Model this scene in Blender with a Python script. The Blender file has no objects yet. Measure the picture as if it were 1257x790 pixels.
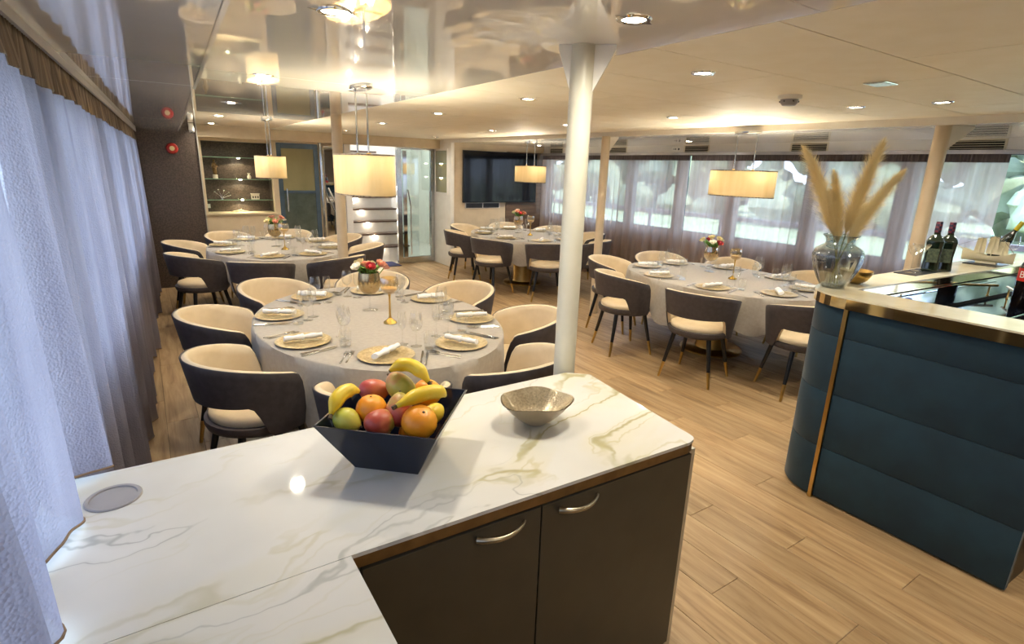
import bpy, math, random
from mathutils import Vector, Matrix
random.seed(7)
PI = math.pi
sc = bpy.context.scene
COL = sc.collection

# ------------------------------------------------------------------ camera
cam_d = bpy.data.cameras.new('camera'); cam = bpy.data.objects.new('camera', cam_d); COL.objects.link(cam)
sc.camera = cam
cam_d.sensor_fit = 'HORIZONTAL'; cam_d.sensor_width = 36.0
FPX = 669.51; CXP, CYP = 628.5, 395.0
cam_d.lens = FPX / 1257.0 * 36.0
cam_d.clip_start = 0.02; cam_d.clip_end = 400
_down = Vector((550.3 - CXP, 2786.0 - CYP, FPX)).normalized()
_dx = 167.6 - CXP
_fw = Vector((_dx, -(_dx * _down[0] + FPX * _down[2]) / _down[1], FPX)).normalized()
_Z = -_down; _X = _fw.cross(_Z)
RC = Matrix((_X, _fw, _Z))            # rows: world axes seen in camera axes (x right, y down, z ahead)
CAMZ = 1.7
m4 = Matrix.Identity(4)
for i in range(3):
    m4[i][0] = RC[i][0]; m4[i][1] = -RC[i][1]; m4[i][2] = -RC[i][2]
m4[2][3] = CAMZ
cam.matrix_world = m4

# ------------------------------------------------------------------ world, exposure
w = bpy.data.worlds.new('sky'); sc.world = w; w.use_nodes = True
wn = w.node_tree.nodes; wl = w.node_tree.links
bg = wn['Background']; bg.inputs['Strength'].default_value = 2.6
tc = wn.new('ShaderNodeTexCoord'); sep = wn.new('ShaderNodeSeparateXYZ'); rmp = wn.new('ShaderNodeValToRGB')
wl.new(tc.outputs['Generated'], sep.inputs[0]); wl.new(sep.outputs['Z'], rmp.inputs[0])
rmp.color_ramp.elements[0].position = 0.0; rmp.color_ramp.elements[0].color = (0.60, 0.74, 1.0, 1)
rmp.color_ramp.elements[1].position = 0.8; rmp.color_ramp.elements[1].color = (0.50, 0.70, 1.0, 1)
wl.new(rmp.outputs[0], bg.inputs['Color'])
sc.view_settings.view_transform = 'Standard'; sc.view_settings.look = 'None'
sc.view_settings.exposure = 1.6; sc.view_settings.gamma = 1.0
sc.view_settings.use_curve_mapping = False
sc.cycles.use_denoising = True
sc.cycles.max_bounces = 10; sc.cycles.transparent_max_bounces = 24
sc.cycles.diffuse_bounces = 7; sc.cycles.glossy_bounces = 5; sc.cycles.transmission_bounces = 8
sc.cycles.sample_clamp_indirect = 6.0
sc.cycles.caustics_reflective = False; sc.cycles.caustics_refractive = False

def portal(name, loc, rot, sx, sy):
    l = bpy.data.lights.new(name, 'AREA'); l.shape = 'RECTANGLE'; l.size = sx; l.size_y = sy
    l.cycles.is_portal = True
    o = bpy.data.objects.new(name, l); COL.objects.link(o); o.location = loc; o.rotation_euler = rot
    return o
portal('window_portal', (6.62, 4.6, 1.45), (0, PI/2, 0), 1.3, 8.6)
portal('window_portal', (-0.62, 3.6, 1.45), (0, -PI/2, 0), 1.3, 9.2)

sun_d = bpy.data.lights.new('sun', 'SUN'); sun_d.energy = 4.5; sun_d.angle = .03; sun_d.color = (1.0, .97, .90)
sun = bpy.data.objects.new('sun', sun_d); COL.objects.link(sun)
sun.rotation_euler = Vector((.18, .72, -.67)).to_track_quat('-Z', 'Y').to_euler()
WARM = (1.0, 0.92, 0.76)

# ------------------------------------------------------------------ mesh helpers
class MB:
    def __init__(s): s.v = []; s.f = []; s.m = []
    def add(s, vs, fs, m=0):
        k = len(s.v); s.v += [tuple(p) for p in vs]
        for f in fs: s.f.append(tuple(i + k for i in f)); s.m.append(m)
        return s
    def box(s, x0, x1, y0, y1, z0, z1, m=0):
        vs = [(x, y, z) for z in (z0, z1) for y in (y0, y1) for x in (x0, x1)]
        return s.add(vs, [(0,2,3,1),(4,5,7,6),(0,1,5,4),(2,6,7,3),(0,4,6,2),(1,3,7,5)], m)
    def prism(s, poly, z0, z1, m=0):
        n = len(poly); vs = [(x, y, z0) for x, y in poly] + [(x, y, z1) for x, y in poly]
        fs = [tuple(reversed(range(n))), tuple(range(n, 2*n))]
        fs += [(i, (i+1) % n, n + (i+1) % n, n + i) for i in range(n)]
        return s.add(vs, fs, m)
    def lathe(s, prof, n=20, c=(0,0,0), sx=1, sy=1, m=0, close=False):
        vs = []; fs = []
        for r, z in prof:
            for k in range(n):
                a = 2*PI*k/n; vs.append((c[0]+r*sx*math.cos(a), c[1]+r*sy*math.sin(a), c[2]+z))
        P = len(prof)
        for i in range(P-1):
            for k in range(n):
                k2 = (k+1) % n; fs.append((i*n+k, i*n+k2, (i+1)*n+k2, (i+1)*n+k))
        if close:
            fs.append(tuple(reversed(range(n)))); fs.append(tuple(range((P-1)*n, P*n)))
        return s.add(vs, fs, m)
    def tube(s, path, rad, n=8, m=0, cap=True, flat=1.0):
        P = [Vector(p) for p in path]; N = len(P)
        if not isinstance(rad, (list, tuple)): rad = [rad]*N
        vs = []; fs = []; prev = None
        for i, p in enumerate(P):
            t = (P[min(i+1, N-1)] - P[max(i-1, 0)]).normalized()
            if prev is None:
                a = Vector((0,0,1)) if abs(t.z) < .9 else Vector((1,0,0))
                u = t.cross(a).normalized()
            else:
                u = (prev - t*prev.dot(t)).normalized()
            prev = u; v = t.cross(u)
            for k in range(n):
                a = 2*PI*k/n; q = p + u*(rad[i]*math.cos(a)) + v*(rad[i]*flat*math.sin(a)); vs.append(tuple(q))
        for i in range(N-1):
            for k in range(n):
                k2 = (k+1) % n; fs.append((i*n+k, i*n+k2, (i+1)*n+k2, (i+1)*n+k))
        if cap: fs.append(tuple(reversed(range(n)))); fs.append(tuple(range((N-1)*n, N*n)))
        return s.add(vs, fs, m)
    def grid(s, fn, nu, nv, m=0, cu=False, cv=False):
        vs = [tuple(fn(i/(nu if cu else nu-1), j/(nv if cv else nv-1))) for i in range(nu) for j in range(nv)]
        fs = []
        for i in range(nu if cu else nu-1):
            for j in range(nv if cv else nv-1):
                i2 = (i+1) % nu; j2 = (j+1) % nv
                fs.append((i*nv+j, i2*nv+j, i2*nv+j2, i*nv+j2))
        return s.add(vs, fs, m)
    def ball(s, c, r, n=12, k=8, m=0, rot=None, fn=None):
        def f(u, v):
            a = 2*PI*u; b = PI*(v-.5)
            d = Vector((math.cos(a)*math.cos(b), math.sin(a)*math.cos(b), math.sin(b)))
            q = Vector((d.x*r[0], d.y*r[1], d.z*r[2]))
            if fn: q = fn(q, d)
            if rot: q = rot @ q
            return (c[0]+q.x, c[1]+q.y, c[2]+q.z)
        return s.grid(f, n, k, m, cu=True)
    def mesh(s, name, mats, smooth=None):
        me = bpy.data.meshes.new(name); me.from_pydata(s.v, [], s.f)
        for t in (mats if isinstance(mats, (list, tuple)) else [mats]): me.materials.append(t)
        if any(s.m): me.polygons.foreach_set('material_index', s.m)
        if smooth is not None:
            me.polygons.foreach_set('use_smooth', [True]*len(s.f)); me.update()
            me.set_sharp_from_angle(angle=math.radians(smooth))
        me.update(); return me
    def build(s, name, mats, parent=None, smooth=None, bevel=0, kind=None, seg=2):
        o = bpy.data.objects.new(name, s.mesh(name, mats, smooth)); COL.objects.link(o)
        if parent: o.parent = parent
        if bevel:
            b = o.modifiers.new('bevel', 'BEVEL'); b.width = bevel; b.segments = seg; b.limit_method = 'ANGLE'
            b.angle_limit = math.radians(40)
        if kind: o['kind'] = kind
        return o

def tag(o, label=None, cat=None, group=None, kind=None):
    if label: o['label'] = label
    if cat: o['category'] = cat
    if group: o['group'] = group
    if kind: o['kind'] = kind
    return o
def thing(name, label, cat, loc=(0,0,0), rz=0, group=None):
    o = bpy.data.objects.new(name, None); COL.objects.link(o); o.empty_display_size = .05
    o.location = loc; o.rotation_euler = (0, 0, rz)
    return tag(o, label, cat, group)
def child(mesh, name, parent):
    o = bpy.data.objects.new(name, mesh); COL.objects.link(o); o.parent = parent; return o
def copy_tree(root, loc, rz, label=None, group=None):
    def rec(o, par):
        c = o.copy(); COL.objects.link(c)
        if par: c.parent = par
        for ch in list(o.children): rec(ch, c)
        return c
    r = rec(root, None); r.location = loc; r.rotation_euler = (0, 0, rz)
    if label: r['label'] = label
    if group: r['group'] = group
    return r
def arc(cx, cy, r, a0, a1, n):
    return [(cx + r*math.cos(math.radians(a0+(a1-a0)*i/n)), cy + r*math.sin(math.radians(a0+(a1-a0)*i/n))) for i in range(n+1)]

# ------------------------------------------------------------------ material helpers
def lin(h):
    h = h.lstrip('#'); out = []
    for i in (0, 2, 4):
        c = int(h[i:i+2], 16)/255; out.append(c/12.92 if c <= .04045 else ((c+.055)/1.055)**2.4)
    return (*out, 1)
class NT:
    def __init__(s, name):
        s.mat = bpy.data.materials.new(name); s.mat.use_nodes = True; s.t = s.mat.node_tree
        s.b = s.t.nodes['Principled BSDF']; s.out = s.t.nodes['Material Output']
    def n(s, typ, **kw):
        x = s.t.nodes.new(typ)
        for k, v in kw.items():
            if k in x.inputs.keys(): x.inputs[k].default_value = v
            else: setattr(x, k, v)
        return x
    def l(s, a, b): s.t.links.new(a, b)
    def coords(s, scale=(1,1,1), kind='Object', rot=(0,0,0)):
        t = s.n('ShaderNodeTexCoord'); mp = s.n('ShaderNodeMapping')
        mp.inputs['Scale'].default_value = scale; mp.inputs['Rotation'].default_value = rot
        s.l(t.outputs[kind], mp.inputs['Vector']); return mp.outputs[0]
    def noise(s, vec, scale, detail=4, rough=.55, dist=0):
        x = s.n('ShaderNodeTexNoise'); x.inputs['Scale'].default_value = scale; x.inputs['Detail'].default_value = detail
        x.inputs['Roughness'].default_value = rough; x.inputs['Distortion'].default_value = dist
        s.l(vec, x.inputs['Vector']); return x.outputs['Fac']
    def ramp(s, fac, stops):
        r = s.n('ShaderNodeValToRGB'); e = r.color_ramp.elements
        while len(e) < len(stops): e.new(.5)
        for el, (p, c) in zip(e, stops): el.position = p; el.color = c if len(c) == 4 else (*c, 1)
        s.l(fac, r.inputs[0]); return r.outputs[0]
    def bump(s, fac, strength, dist=.01):
        b = s.n('ShaderNodeBump'); b.inputs['Strength'].default_value = strength; b.inputs['Distance'].default_value = dist
        s.l(fac, b.inputs['Height']); s.l(b.outputs[0], s.b.inputs['Normal']); return b.outputs[0]
def pm(name, c1, c2=None, rough=.5, metal=0, scale=8, bump=0, bscale=None, stretch=(1,1,1), spec=.5, coat=0, bdist=.004, sheen=0, lo=.35, hi=.65):
    k = NT(name); b = k.b
    b.inputs['Roughness'].default_value = rough; b.inputs['Metallic'].default_value = metal
    b.inputs['Specular IOR Level'].default_value = spec; b.inputs['Coat Weight'].default_value = coat
    if coat: b.inputs['Coat Roughness'].default_value = .05
    if sheen: b.inputs['Sheen Weight'].default_value = sheen; b.inputs['Sheen Roughness'].default_value = .4
    v = k.coords(stretch); f = k.noise(v, scale)
    k.l(k.ramp(f, [(lo, lin(c1)), (hi, lin(c2 or c1))]), b.inputs['Base Color'])
    if bump: k.bump(k.noise(k.coords(stretch), bscale or scale*6, 3), bump, bdist)
    return k.mat
def emis(name, color, strength):
    k = NT(name); k.b.inputs['Base Color'].default_value = (*color, 1)
    k.b.inputs['Emission Color'].default_value = (*color, 1); k.b.inputs['Emission Strength'].default_value = strength
    return k.mat
def thin_glass(name, tint=(1,1,1), refl=.08, edge=.55, rough=.02):
    k = NT(name); k.t.nodes.remove(k.b)
    tr = k.n('ShaderNodeBsdfTransparent'); tr.inputs['Color'].default_value = (*tint, 1)
    gl = k.n('ShaderNodeBsdfGlossy'); gl.inputs['Roughness'].default_value = rough; gl.inputs['Color'].default_value = (.95,.95,.95,1)
    lw = k.n('ShaderNodeLayerWeight'); lw.inputs['Blend'].default_value = .35
    mr = k.n('ShaderNodeMapRange'); mr.inputs['To Min'].default_value = refl; mr.inputs['To Max'].default_value = edge
    k.l(lw.outputs['Facing'], mr.inputs['Value'])
    mx = k.n('ShaderNodeMixShader'); k.l(mr.outputs[0], mx.inputs[0]); k.l(tr.outputs[0], mx.inputs[1]); k.l(gl.outputs[0], mx.inputs[2])
    k.l(mx.outputs[0], k.out.inputs['Surface']); return k.mat
def sheer(name, c1, c2, clear, trans=.55, weave=0, wscale=160, wdist=.002):
    k = NT(name); k.t.nodes.remove(k.b)
    v = k.coords((1,1,.15)); col = k.ramp(k.noise(v, 14), [(.35, lin(c1)), (.65, lin(c2))])
    df = k.n('ShaderNodeBsdfDiffuse'); tl = k.n('ShaderNodeBsdfTranslucent'); tr = k.n('ShaderNodeBsdfTransparent')
    k.l(col, df.inputs['Color']); k.l(col, tl.inputs['Color'])
    m1 = k.n('ShaderNodeMixShader'); m1.inputs[0].default_value = trans; k.l(df.outputs[0], m1.inputs[1]); k.l(tl.outputs[0], m1.inputs[2])
    m2 = k.n('ShaderNodeMixShader'); m2.inputs[0].default_value = clear; k.l(m1.outputs[0], m2.inputs[1]); k.l(tr.outputs[0], m2.inputs[2])
    if weave:
        vo = k.n('ShaderNodeTexVoronoi'); vo.inputs['Scale'].default_value = wscale; k.l(k.coords((1,1,1)), vo.inputs['Vector'])
        b = k.n('ShaderNodeBump'); b.inputs['Strength'].default_value = weave; b.inputs['Distance'].default_value = wdist
        k.l(vo.outputs['Distance'], b.inputs['Height'])
        k.l(b.outputs[0], df.inputs['Normal']); k.l(b.outputs[0], tl.inputs['Normal'])
    k.l(m2.outputs[0], k.out.inputs['Surface']); return k.mat

M = {}
def wood_floor():
    k = NT('oak_plank'); oi = k.n('ShaderNodeObjectInfo')
    t = k.n('ShaderNodeTexCoord'); mp = k.n('ShaderNodeMapping'); mp.inputs['Scale'].default_value = (14, 1.1, 1)
    add = k.n('ShaderNodeVectorMath'); add.operation = 'ADD'
    rs = k.n('ShaderNodeVectorMath'); rs.operation = 'SCALE'; rs.inputs[0].default_value = (3.1, 7.7, 0)
    k.l(oi.outputs['Random'], rs.inputs['Scale'])
    k.l(t.outputs['Object'], mp.inputs['Vector']); k.l(mp.outputs[0], add.inputs[0]); k.l(rs.outputs[0], add.inputs[1])
    f = k.noise(add.outputs[0], 1.6, 7, .62, .6)
    base = k.ramp(f, [(.25, lin('7d5f41')), (.45, lin('a88a64')), (.62, lin('bb9f78')), (.8, lin('cdb38d'))])
    hsv = k.n('ShaderNodeHueSaturation'); mr = k.n('ShaderNodeMapRange'); mr.inputs['To Min'].default_value = .80; mr.inputs['To Max'].default_value = 1.10
    k.l(oi.outputs['Random'], mr.inputs['Value']); k.l(mr.outputs[0], hsv.inputs['Value']); k.l(base, hsv.inputs['Color'])
    k.l(hsv.outputs[0], k.b.inputs['Base Color']); k.b.inputs['Roughness'].default_value = .42
    k.bump(f, .12, .002); return k.mat
def marble():
    k = NT('calacatta_marble'); v = k.coords((1,1,1), rot=(0,0,math.radians(-14)))
    nz = k.n('ShaderNodeTexNoise'); nz.inputs['Scale'].default_value = 1.7; nz.inputs['Detail'].default_value = 5; k.l(v, nz.inputs['Vector'])
    sc_ = k.n('ShaderNodeVectorMath'); sc_.operation = 'SCALE'; sc_.inputs['Scale'].default_value = .55; k.l(nz.outputs['Color'], sc_.inputs[0])
    ad = k.n('ShaderNodeVectorMath'); ad.operation = 'ADD'; k.l(v, ad.inputs[0]); k.l(sc_.outputs[0], ad.inputs[1])
    mp = k.n('ShaderNodeMapping'); mp.inputs['Scale'].default_value = (.75, 3.0, 1); k.l(ad.outputs[0], mp.inputs['Vector'])
    def vein(scale, wdt, off):
        m2 = k.n('ShaderNodeMapping'); m2.inputs['Location'].default_value = (off, off*1.7, off); k.l(mp.outputs[0], m2.inputs['Vector'])
        n = k.noise(m2.outputs[0], scale, 3, .5)
        s = k.n('ShaderNodeMath', operation='SUBTRACT'); s.inputs[1].default_value = .5; k.l(n, s.inputs[0])
        a = k.n('ShaderNodeMath', operation='ABSOLUTE'); k.l(s.outputs[0], a.inputs[0])
        r = k.n('ShaderNodeMapRange'); r.inputs['From Min'].default_value = 0; r.inputs['From Max'].default_value = wdt
        r.inputs['To Min'].default_value = 1; r.inputs['To Max'].default_value = 0; r.interpolation_type = 'SMOOTHSTEP'
        k.l(a.outputs[0], r.inputs['Value']); return r.outputs[0]
    mask = k.ramp(k.noise(mp.outputs[0], .9, 2), [(.42, (0,0,0)), (.6, (1,1,1))])
    white = k.ramp(k.noise(v, 2.2, 3), [(.3, lin('c6c5c0')), (.7, lin('d3d2ce'))])
    def mixc(a, b, fac, amount, gate=None):
        mm = k.n('ShaderNodeMath', operation='MULTIPLY'); mm.inputs[1].default_value = amount; k.l(fac, mm.inputs[0]); o = mm.outputs[0]
        if gate:
            g = k.n('ShaderNodeMath', operation='MULTIPLY'); k.l(o, g.inputs[0]); k.l(gate, g.inputs[1]); o = g.outputs[0]
        x = k.n('ShaderNodeMix', data_type='RGBA'); k.l(o, x.inputs['Factor']); k.l(a, x.inputs[6]); x.inputs[7].default_value = b
        return x.outputs[2]
    mask2 = k.ramp(k.noise(v, 1.1, 2), [(.47, (0,0,0)), (.58, (1,1,1))])
    c = mixc(white, lin('c9c4ac'), vein(1.0, .085, 3.1), .55, mask)
    c = mixc(c, lin('9c9468'), vein(1.0, .016, 3.1), .8, mask)
    c = mixc(c, lin('b3ab82'), vein(2.1, .02, 6.6), .5, mask)
    c = mixc(c, lin('83847f'), vein(.8, .0055, 9.4), .8, mask2)
    c = mixc(c, lin('c4c4c0'), vein(.8, .03, 9.4), .4, mask2)
    k.l(c, k.b.inputs['Base Color']); k.b.inputs['Roughness'].default_value = .045
    k.b.inputs['Specular IOR Level'].default_value = .5
    return k.mat
M['floor'] = wood_floor(); M['marble'] = marble()
M['subfloor'] = pm('subfloor', '3b2f24', '4a3a2c', .8)
M['white_wall'] = pm('white_wall', 'e6e2da', 'edeae3', .45)
M['cream_wall'] = pm('cream_wall', 'cbb99c', 'd3c2a6', .5)
M['brown_panel'] = pm('brown_wood_panel', '5b4736', '6d5743', .4, stretch=(1,1,8), scale=3)
M['under_sill'] = pm('wood_dado', '6b4d38', '7d5d45', .55)
M['dark_mosaic'] = pm('dark_textured_wall', '3a302a', '5a4c42', .42, scale=60, bump=.5, bscale=110)
M['ceil_matte'] = pm('ceiling_panel_cream', 'efe7d3', 'f3ecdb', .6)
M['gap'] = pm('panel_gap', '6d6457', '746a5c', .8)
def gloss_ceiling(name, c1, c2, rough, coat):
    k = NT(name); v = k.coords((1,1,1))
    k.l(k.ramp(k.noise(v, 2), [(.35, lin(c1)), (.65, lin(c2))]), k.b.inputs['Base Color'])
    k.b.inputs['Roughness'].default_value = rough; k.b.inputs['Coat Weight'].default_value = coat; k.b.inputs['Coat Roughness'].default_value = .02
    k.b.inputs['Coat IOR'].default_value = 1.5
    k.b.inputs['Specular IOR Level'].default_value = .5
    k.bump(k.noise(k.coords((1,.5,1)), 2.5, 2), .02, .02); return k.mat
M['ceil_gloss'] = gloss_ceiling('ceiling_high_gloss', 'efe9dc', 'f3eee3', .035, .7)
M['soffit_gloss'] = gloss_ceiling('soffit_high_gloss', 'd2cfca', 'd8d5d0', .05, .7)
M['white_gloss'] = gloss_ceiling('white_gloss_panel', 'e9e6df', 'eeebe6', .12, .6)
M['column'] = pm('cream_column_paint', 'cecab8', 'd5d1c0', .35, bump=.05, bscale=60)
M['column_tan'] = pm('tan_column_paint', 'c5b193', 'cdbb9f', .4)
M['steel'] = pm('brushed_steel', 'b9bcc0', 'd0d3d6', .2, 1, stretch=(1,1,12), scale=12)
M['chrome'] = pm('chrome', 'd8dadd', 'e2e4e6', .08, 1)
M['brass'] = pm('brass', 'bd9a58', 'cfae6c', .28, 1)
M['gold_mirror'] = pm('gold_mirror', 'dcc592', 'e6d2a6', .07, 1, bump=.03, bscale=5)
M['bronze'] = pm('bronze_edge', '6b5434', '7f6540', .35, .6, scale=20)
M['cab_dark'] = pm('dark_olive_laminate', '3b372e', '413d33', .38)
M['cab_edge'] = pm('aluminium_profile', 'b9b8b2', 'c4c3bd', .35, .7)
M['handle'] = pm('satin_nickel', 'a9a08d', 'b8af9c', .28, 1)
M['chair_dark'] = pm('charcoal_leatherette', '3d3636', '474040', .5, scale=30, bump=.12, bscale=400, bdist=.001)
M['chair_cream'] = pm('cream_leather', 'd2bf9e', 'dbc9aa', .5, scale=10, bump=.08, bscale=300, bdist=.001)
M['leg_black'] = pm('black_lacquer', '121214', '18181b', .3)
M['cloth'] = pm('tablecloth_linen', '9b948a', 'a49d93', .75, scale=40, bump=.08, bscale=500, bdist=.001, sheen=.2)
M['charger'] = pm('straw_gold_charger', 'a08b60', 'c6b48a', .38, .3, scale=55, bump=.4, bscale=120, bdist=.002)
M['napkin'] = pm('white_napkin', 'eeeceb', 'f5f3f1', .8, scale=30, bump=.15, bscale=200, bdist=.002)
M['cutlery'] = pm('polished_cutlery', 'b4b2ae', 'c6c4c0', .12, 1)
M['glass'] = thin_glass('drinking_glass', (.97,.98,.98), .06, .6)
M['window_glass'] = thin_glass('window_pane', (.95,.98,.97), .04, .4)
M['door_glass'] = thin_glass('door_pane', (.80,.90,.88), .12, .6)
M['smoke_glass'] = thin_glass('smoked_vase_glass', (.50,.55,.55), .10, .75)
M['amber_glass'] = thin_glass('gold_tinted_glass', (.93,.80,.52), .22, .8, .05)
M['silver_glass'] = pm('silvered_glass', 'b39a6f', 'c9b48a', .15, .85, scale=30)
M['gold_leaf'] = pm('gold_mosaic', 'b8913f', 'e2c173', .15, 1, scale=70, bump=.5, bscale=90)
M['navy_gloss'] = pm('navy_lacquer', '0b1122', '0f172a', .15)
M['champagne'] = pm('champagne_glitter', '9d8f75', 'c5b698', .25, .6, scale=150, bump=.5, bscale=200, bdist=.002)
M['champagne_out'] = pm('champagne_matt', 'a89a82', 'b3a58d', .3, .4)
M['grommet'] = pm('grey_plastic', '8f8d90', '989699', .4)
M['teal'] = pm('teal_velvet', '102a38', '143342', .85, scale=6, sheen=.15)
M['bar_top'] = pm('bar_top_cream_stone', 'd6ccae', 'e0d8bf', .1, scale=5)
M['black_gloss'] = pm('black_glass_worktop', '0a0d14', '10141d', .06)
M['tv'] = pm('tv_screen', '05070d', '070a12', .08)
M['tv_frame'] = pm('tv_bezel', '0b0b0d', '101012', .3)
M['red'] = pm('alarm_red', '9e2015', 'b0281b', .35)
M['plastic_white'] = pm('white_plastic', 'e8e6e0', 'eeece6', .35)
M['black_plastic'] = pm('black_plastic', '141416', '1a1a1c', .4)
M['rail_grey'] = pm('curtain_track', 'a5a3a6', 'b0aeb1', .35, .4)
M['tape'] = pm('curtain_heading_tape', '51453c', '9a8873', .75, scale=3, stretch=(1,26,.1))  # stripes put the shade of the gathers into the colour
M['tape_dark'] = pm('curtain_heading_dark', '4d4444', '65595a', .75, scale=3, stretch=(1,18,1))
M['sheer_left'] = sheer('sheer_curtain_textured', '948f9b', 'a49fa9', .15, .68, .9, 170, .003)
M['sheer_right'] = sheer('sheer_curtain_fine', 'b8a69d', 'c6b6ad', .28, .62)
M['hem'] = pm('brown_hem_piping', '7a6350', '86705b', .7)
M['frame_dark'] = pm('window_frame_grey', '3f4248', '4a4d54', .4)
M['shade'] = sheer('lamp_shade_fabric', 'cdb68a', 'd6c096', .0, .03)
M['diffuser'] = sheer('added_diffuser_fabric', 'e8dfcc', 'eee6d6', .0, .35)
M['vent_dark'] = pm('vent_void', '0c0c0c', '121212', .8)
M['vent_frame'] = pm('vent_cream', 'd8d0bb', 'e0d9c6', .45)
M['lamp_emit'] = emis('downlight_lens', (1.0, .93, .80), 25)
M['bulb_emit'] = emis('warm_bulb', (1.0, .80, .50), 6)
M['led_emit'] = emis('step_led', (1.0, .88, .65), 30)
M['stair_white'] = pm('stair_riser_white', 'e9e8e6', 'f0efed', .4)
M['tread'] = pm('walnut_tread', '4c382a', '5c4535', .4, stretch=(1,8,1))
M['blue_door'] = pm('blue_grey_door', '54687a', '61768a', .25, .5)
M['frosted'] = pm('frosted_amber_glass', '8b8460', 'a09a76', .15, coat=.5, stretch=(1,1,.4), scale=2)
M['dark_glass'] = pm('dark_green_glass', '46504a', '56605a', .08, coat=.6)
M['mirror'] = pm('mirror', 'c9cdd0', 'd0d4d7', .02, 1)
M['navy_mat'] = pm('navy_doormat', '20254a', '2a3060', .9)
M['water'] = pm('river_water', '6c7370', '7c837e', .15, scale=.4, bump=.4, bscale=1.5, bdist=.1)
M['deck'] = pm('outer_deck', 'c8c8c6', 'd0d0ce', .6)
M['rail_paint'] = pm('deck_rail_paint', '6d6a78', '787585', .4)
M['leaf_tree'] = pm('tree_foliage', '626c55', '949f86', .7, scale=.6)
M['trunk'] = pm('bark', '4a3b2c', '5a4937', .9)
M['socket'] = pm('socket_panel_black', '1a1a1c', '222224', .4)

# ------------------------------------------------------------------ the setting
HC = 2.15          # main ceiling
HS = 2.10          # right soffit
HL = 2.035          # left soffit
def xl(y): return -0.305 + .036*y        # line of the left curtain
def xwl(y): return -0.475 + .036*y       # inner face of the left wall
XR = 6.42
def fascia(y): return 4.90 - .055*y     # step between the matte ceiling and the right soffit

floor = MB().box(-1.2, 7.0, -2.8, 12.4, -.06, -.004).build('floor', M['subfloor']); tag(floor, kind='structure')
PW, PLN = .185, 1.24
plank_me = MB()
def plank_mesh(wd, ln):
    b = MB(); c = .0025; hw, hl = wd/2-.0009, ln/2-.0009
    vs = [(-hw,-hl,-.0045),(hw,-hl,-.0045),(hw,hl,-.0045),(-hw,hl,-.0045),(-hw,-hl,-c*.6),(hw,-hl,-c*.6),(hw,hl,-c*.6),(-hw,hl,-c*.6),
          (-hw+c,-hl+c,0),(hw-c,-hl+c,0),(hw-c,hl-c,0),(-hw+c,hl-c,0)]
    return b.add(vs, [(0,1,5,4),(1,2,6,5),(2,3,7,6),(3,0,4,7),(4,5,9,8),(5,6,10,9),(6,7,11,10),(7,4,8,11),(8,9,10,11)])
full = plank_mesh(PW, PLN).mesh('plank', M['floor'])
planks = []
ix = 0; x = -.42
while x < XR:
    y = -2.6 - (ix*.415 % PLN)
    while y < 9.25:
        planks.append((x+PW/2, y+PLN/2)); y += PLN
    x += PW; ix += 1
def in_view(px, py):
    best = False
    for ax, ay in ((px, py), (px, py-.5), (px, py+.5)):
        d = RC.transposed() @ Vector((ax, ay, -CAMZ))
        if d.z > .2:
            u = CXP + FPX*d.x/d.z; v = CYP + FPX*d.y/d.z
            if -30 < u < 1290 and 0 < v < 830: best = True
    hid = (px < 1.30 and py < 1.5) or (px > 3.3 and py < 1.3)
    return best and not hid
vis = sorted([p for p in planks if in_view(*p)], key=lambda p: p[0]**2+p[1]**2)
near = set(vis[:300]); rest = MB()
for p in planks:
    if p in near:
        o = child(full, 'plank', floor); o.location = (p[0], p[1], 0)
    else:
        t = plank_mesh(PW, PLN); rest.add([(a+p[0], b+p[1], c) for a, b, c in t.v], t.f)
rest.build('planks_beyond', M['floor'], floor, kind='stuff')

# main ceiling: matte panels right of x=1.65, high-gloss panels left of it
ceil = MB().box(-.9, 6.7, -2.8, 9.4, HC+.012, HC+.10).build('ceiling', M['gap']); tag(ceil, kind='structure')
def panel(x0, x1, y0, y1, m, z=HC, name='ceiling_panel', par=None, g=.003):
    b = MB().box(x0+g, x1-g, y0+g, y1-g, z, z+.014)
    return b.build(name, m, par or ceil)
yy = -2.42; r = 0
while yy < 9.25:
    xs = [1.65, 2.48, 3.72, 5.0] if r % 2 == 0 else [1.65, 3.0, 4.2, 5.0]
    for a, b in zip(xs, xs[1:]): panel(a, b, yy, min(yy+.5, 9.3), M['ceil_matte'])
    yy += .5; r += 1
for a, b in zip([-2.7, .95, 3.45, 5.9, 9.3][:-1], [.95, 3.45, 5.9, 9.3]):
    panel(.05, 1.65, a, b, M['ceil_gloss'], g=.0015)

# left soffit, high gloss, with a step to the ceiling
sof = MB()
ys = [-2.7, .6, 3.2, 6.1, 8.62]
sof.prism([(xwl(-2.7)-.2, -2.7), (.14+.04*-2.7, -2.7), (.14+.04*8.62, 8.62), (xwl(8.62)-.2, 8.62)], HL+.003, HC+.012)
soffit_l = sof.build('trim_1', M['gap']); tag(soffit_l, kind='structure')
for a, b in zip(ys, ys[1:]):
    MB().prism([(xwl(a)-.18, a+.002), (.14+.04*a+.002, a+.002), (.14+.04*b+.002, b-.002), (xwl(b)-.18, b-.002)], HL, HL+.006).build('soffit_panel', M['soffit_gloss'], soffit_l)
MB().prism([(.14+.04*-2.7, -2.7), (.155+.04*-2.7, -2.7), (.155+.04*8.62, 8.62), (.14+.04*8.62, 8.62)], HL, HC).build('fascia', M['white_gloss'], soffit_l)

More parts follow.
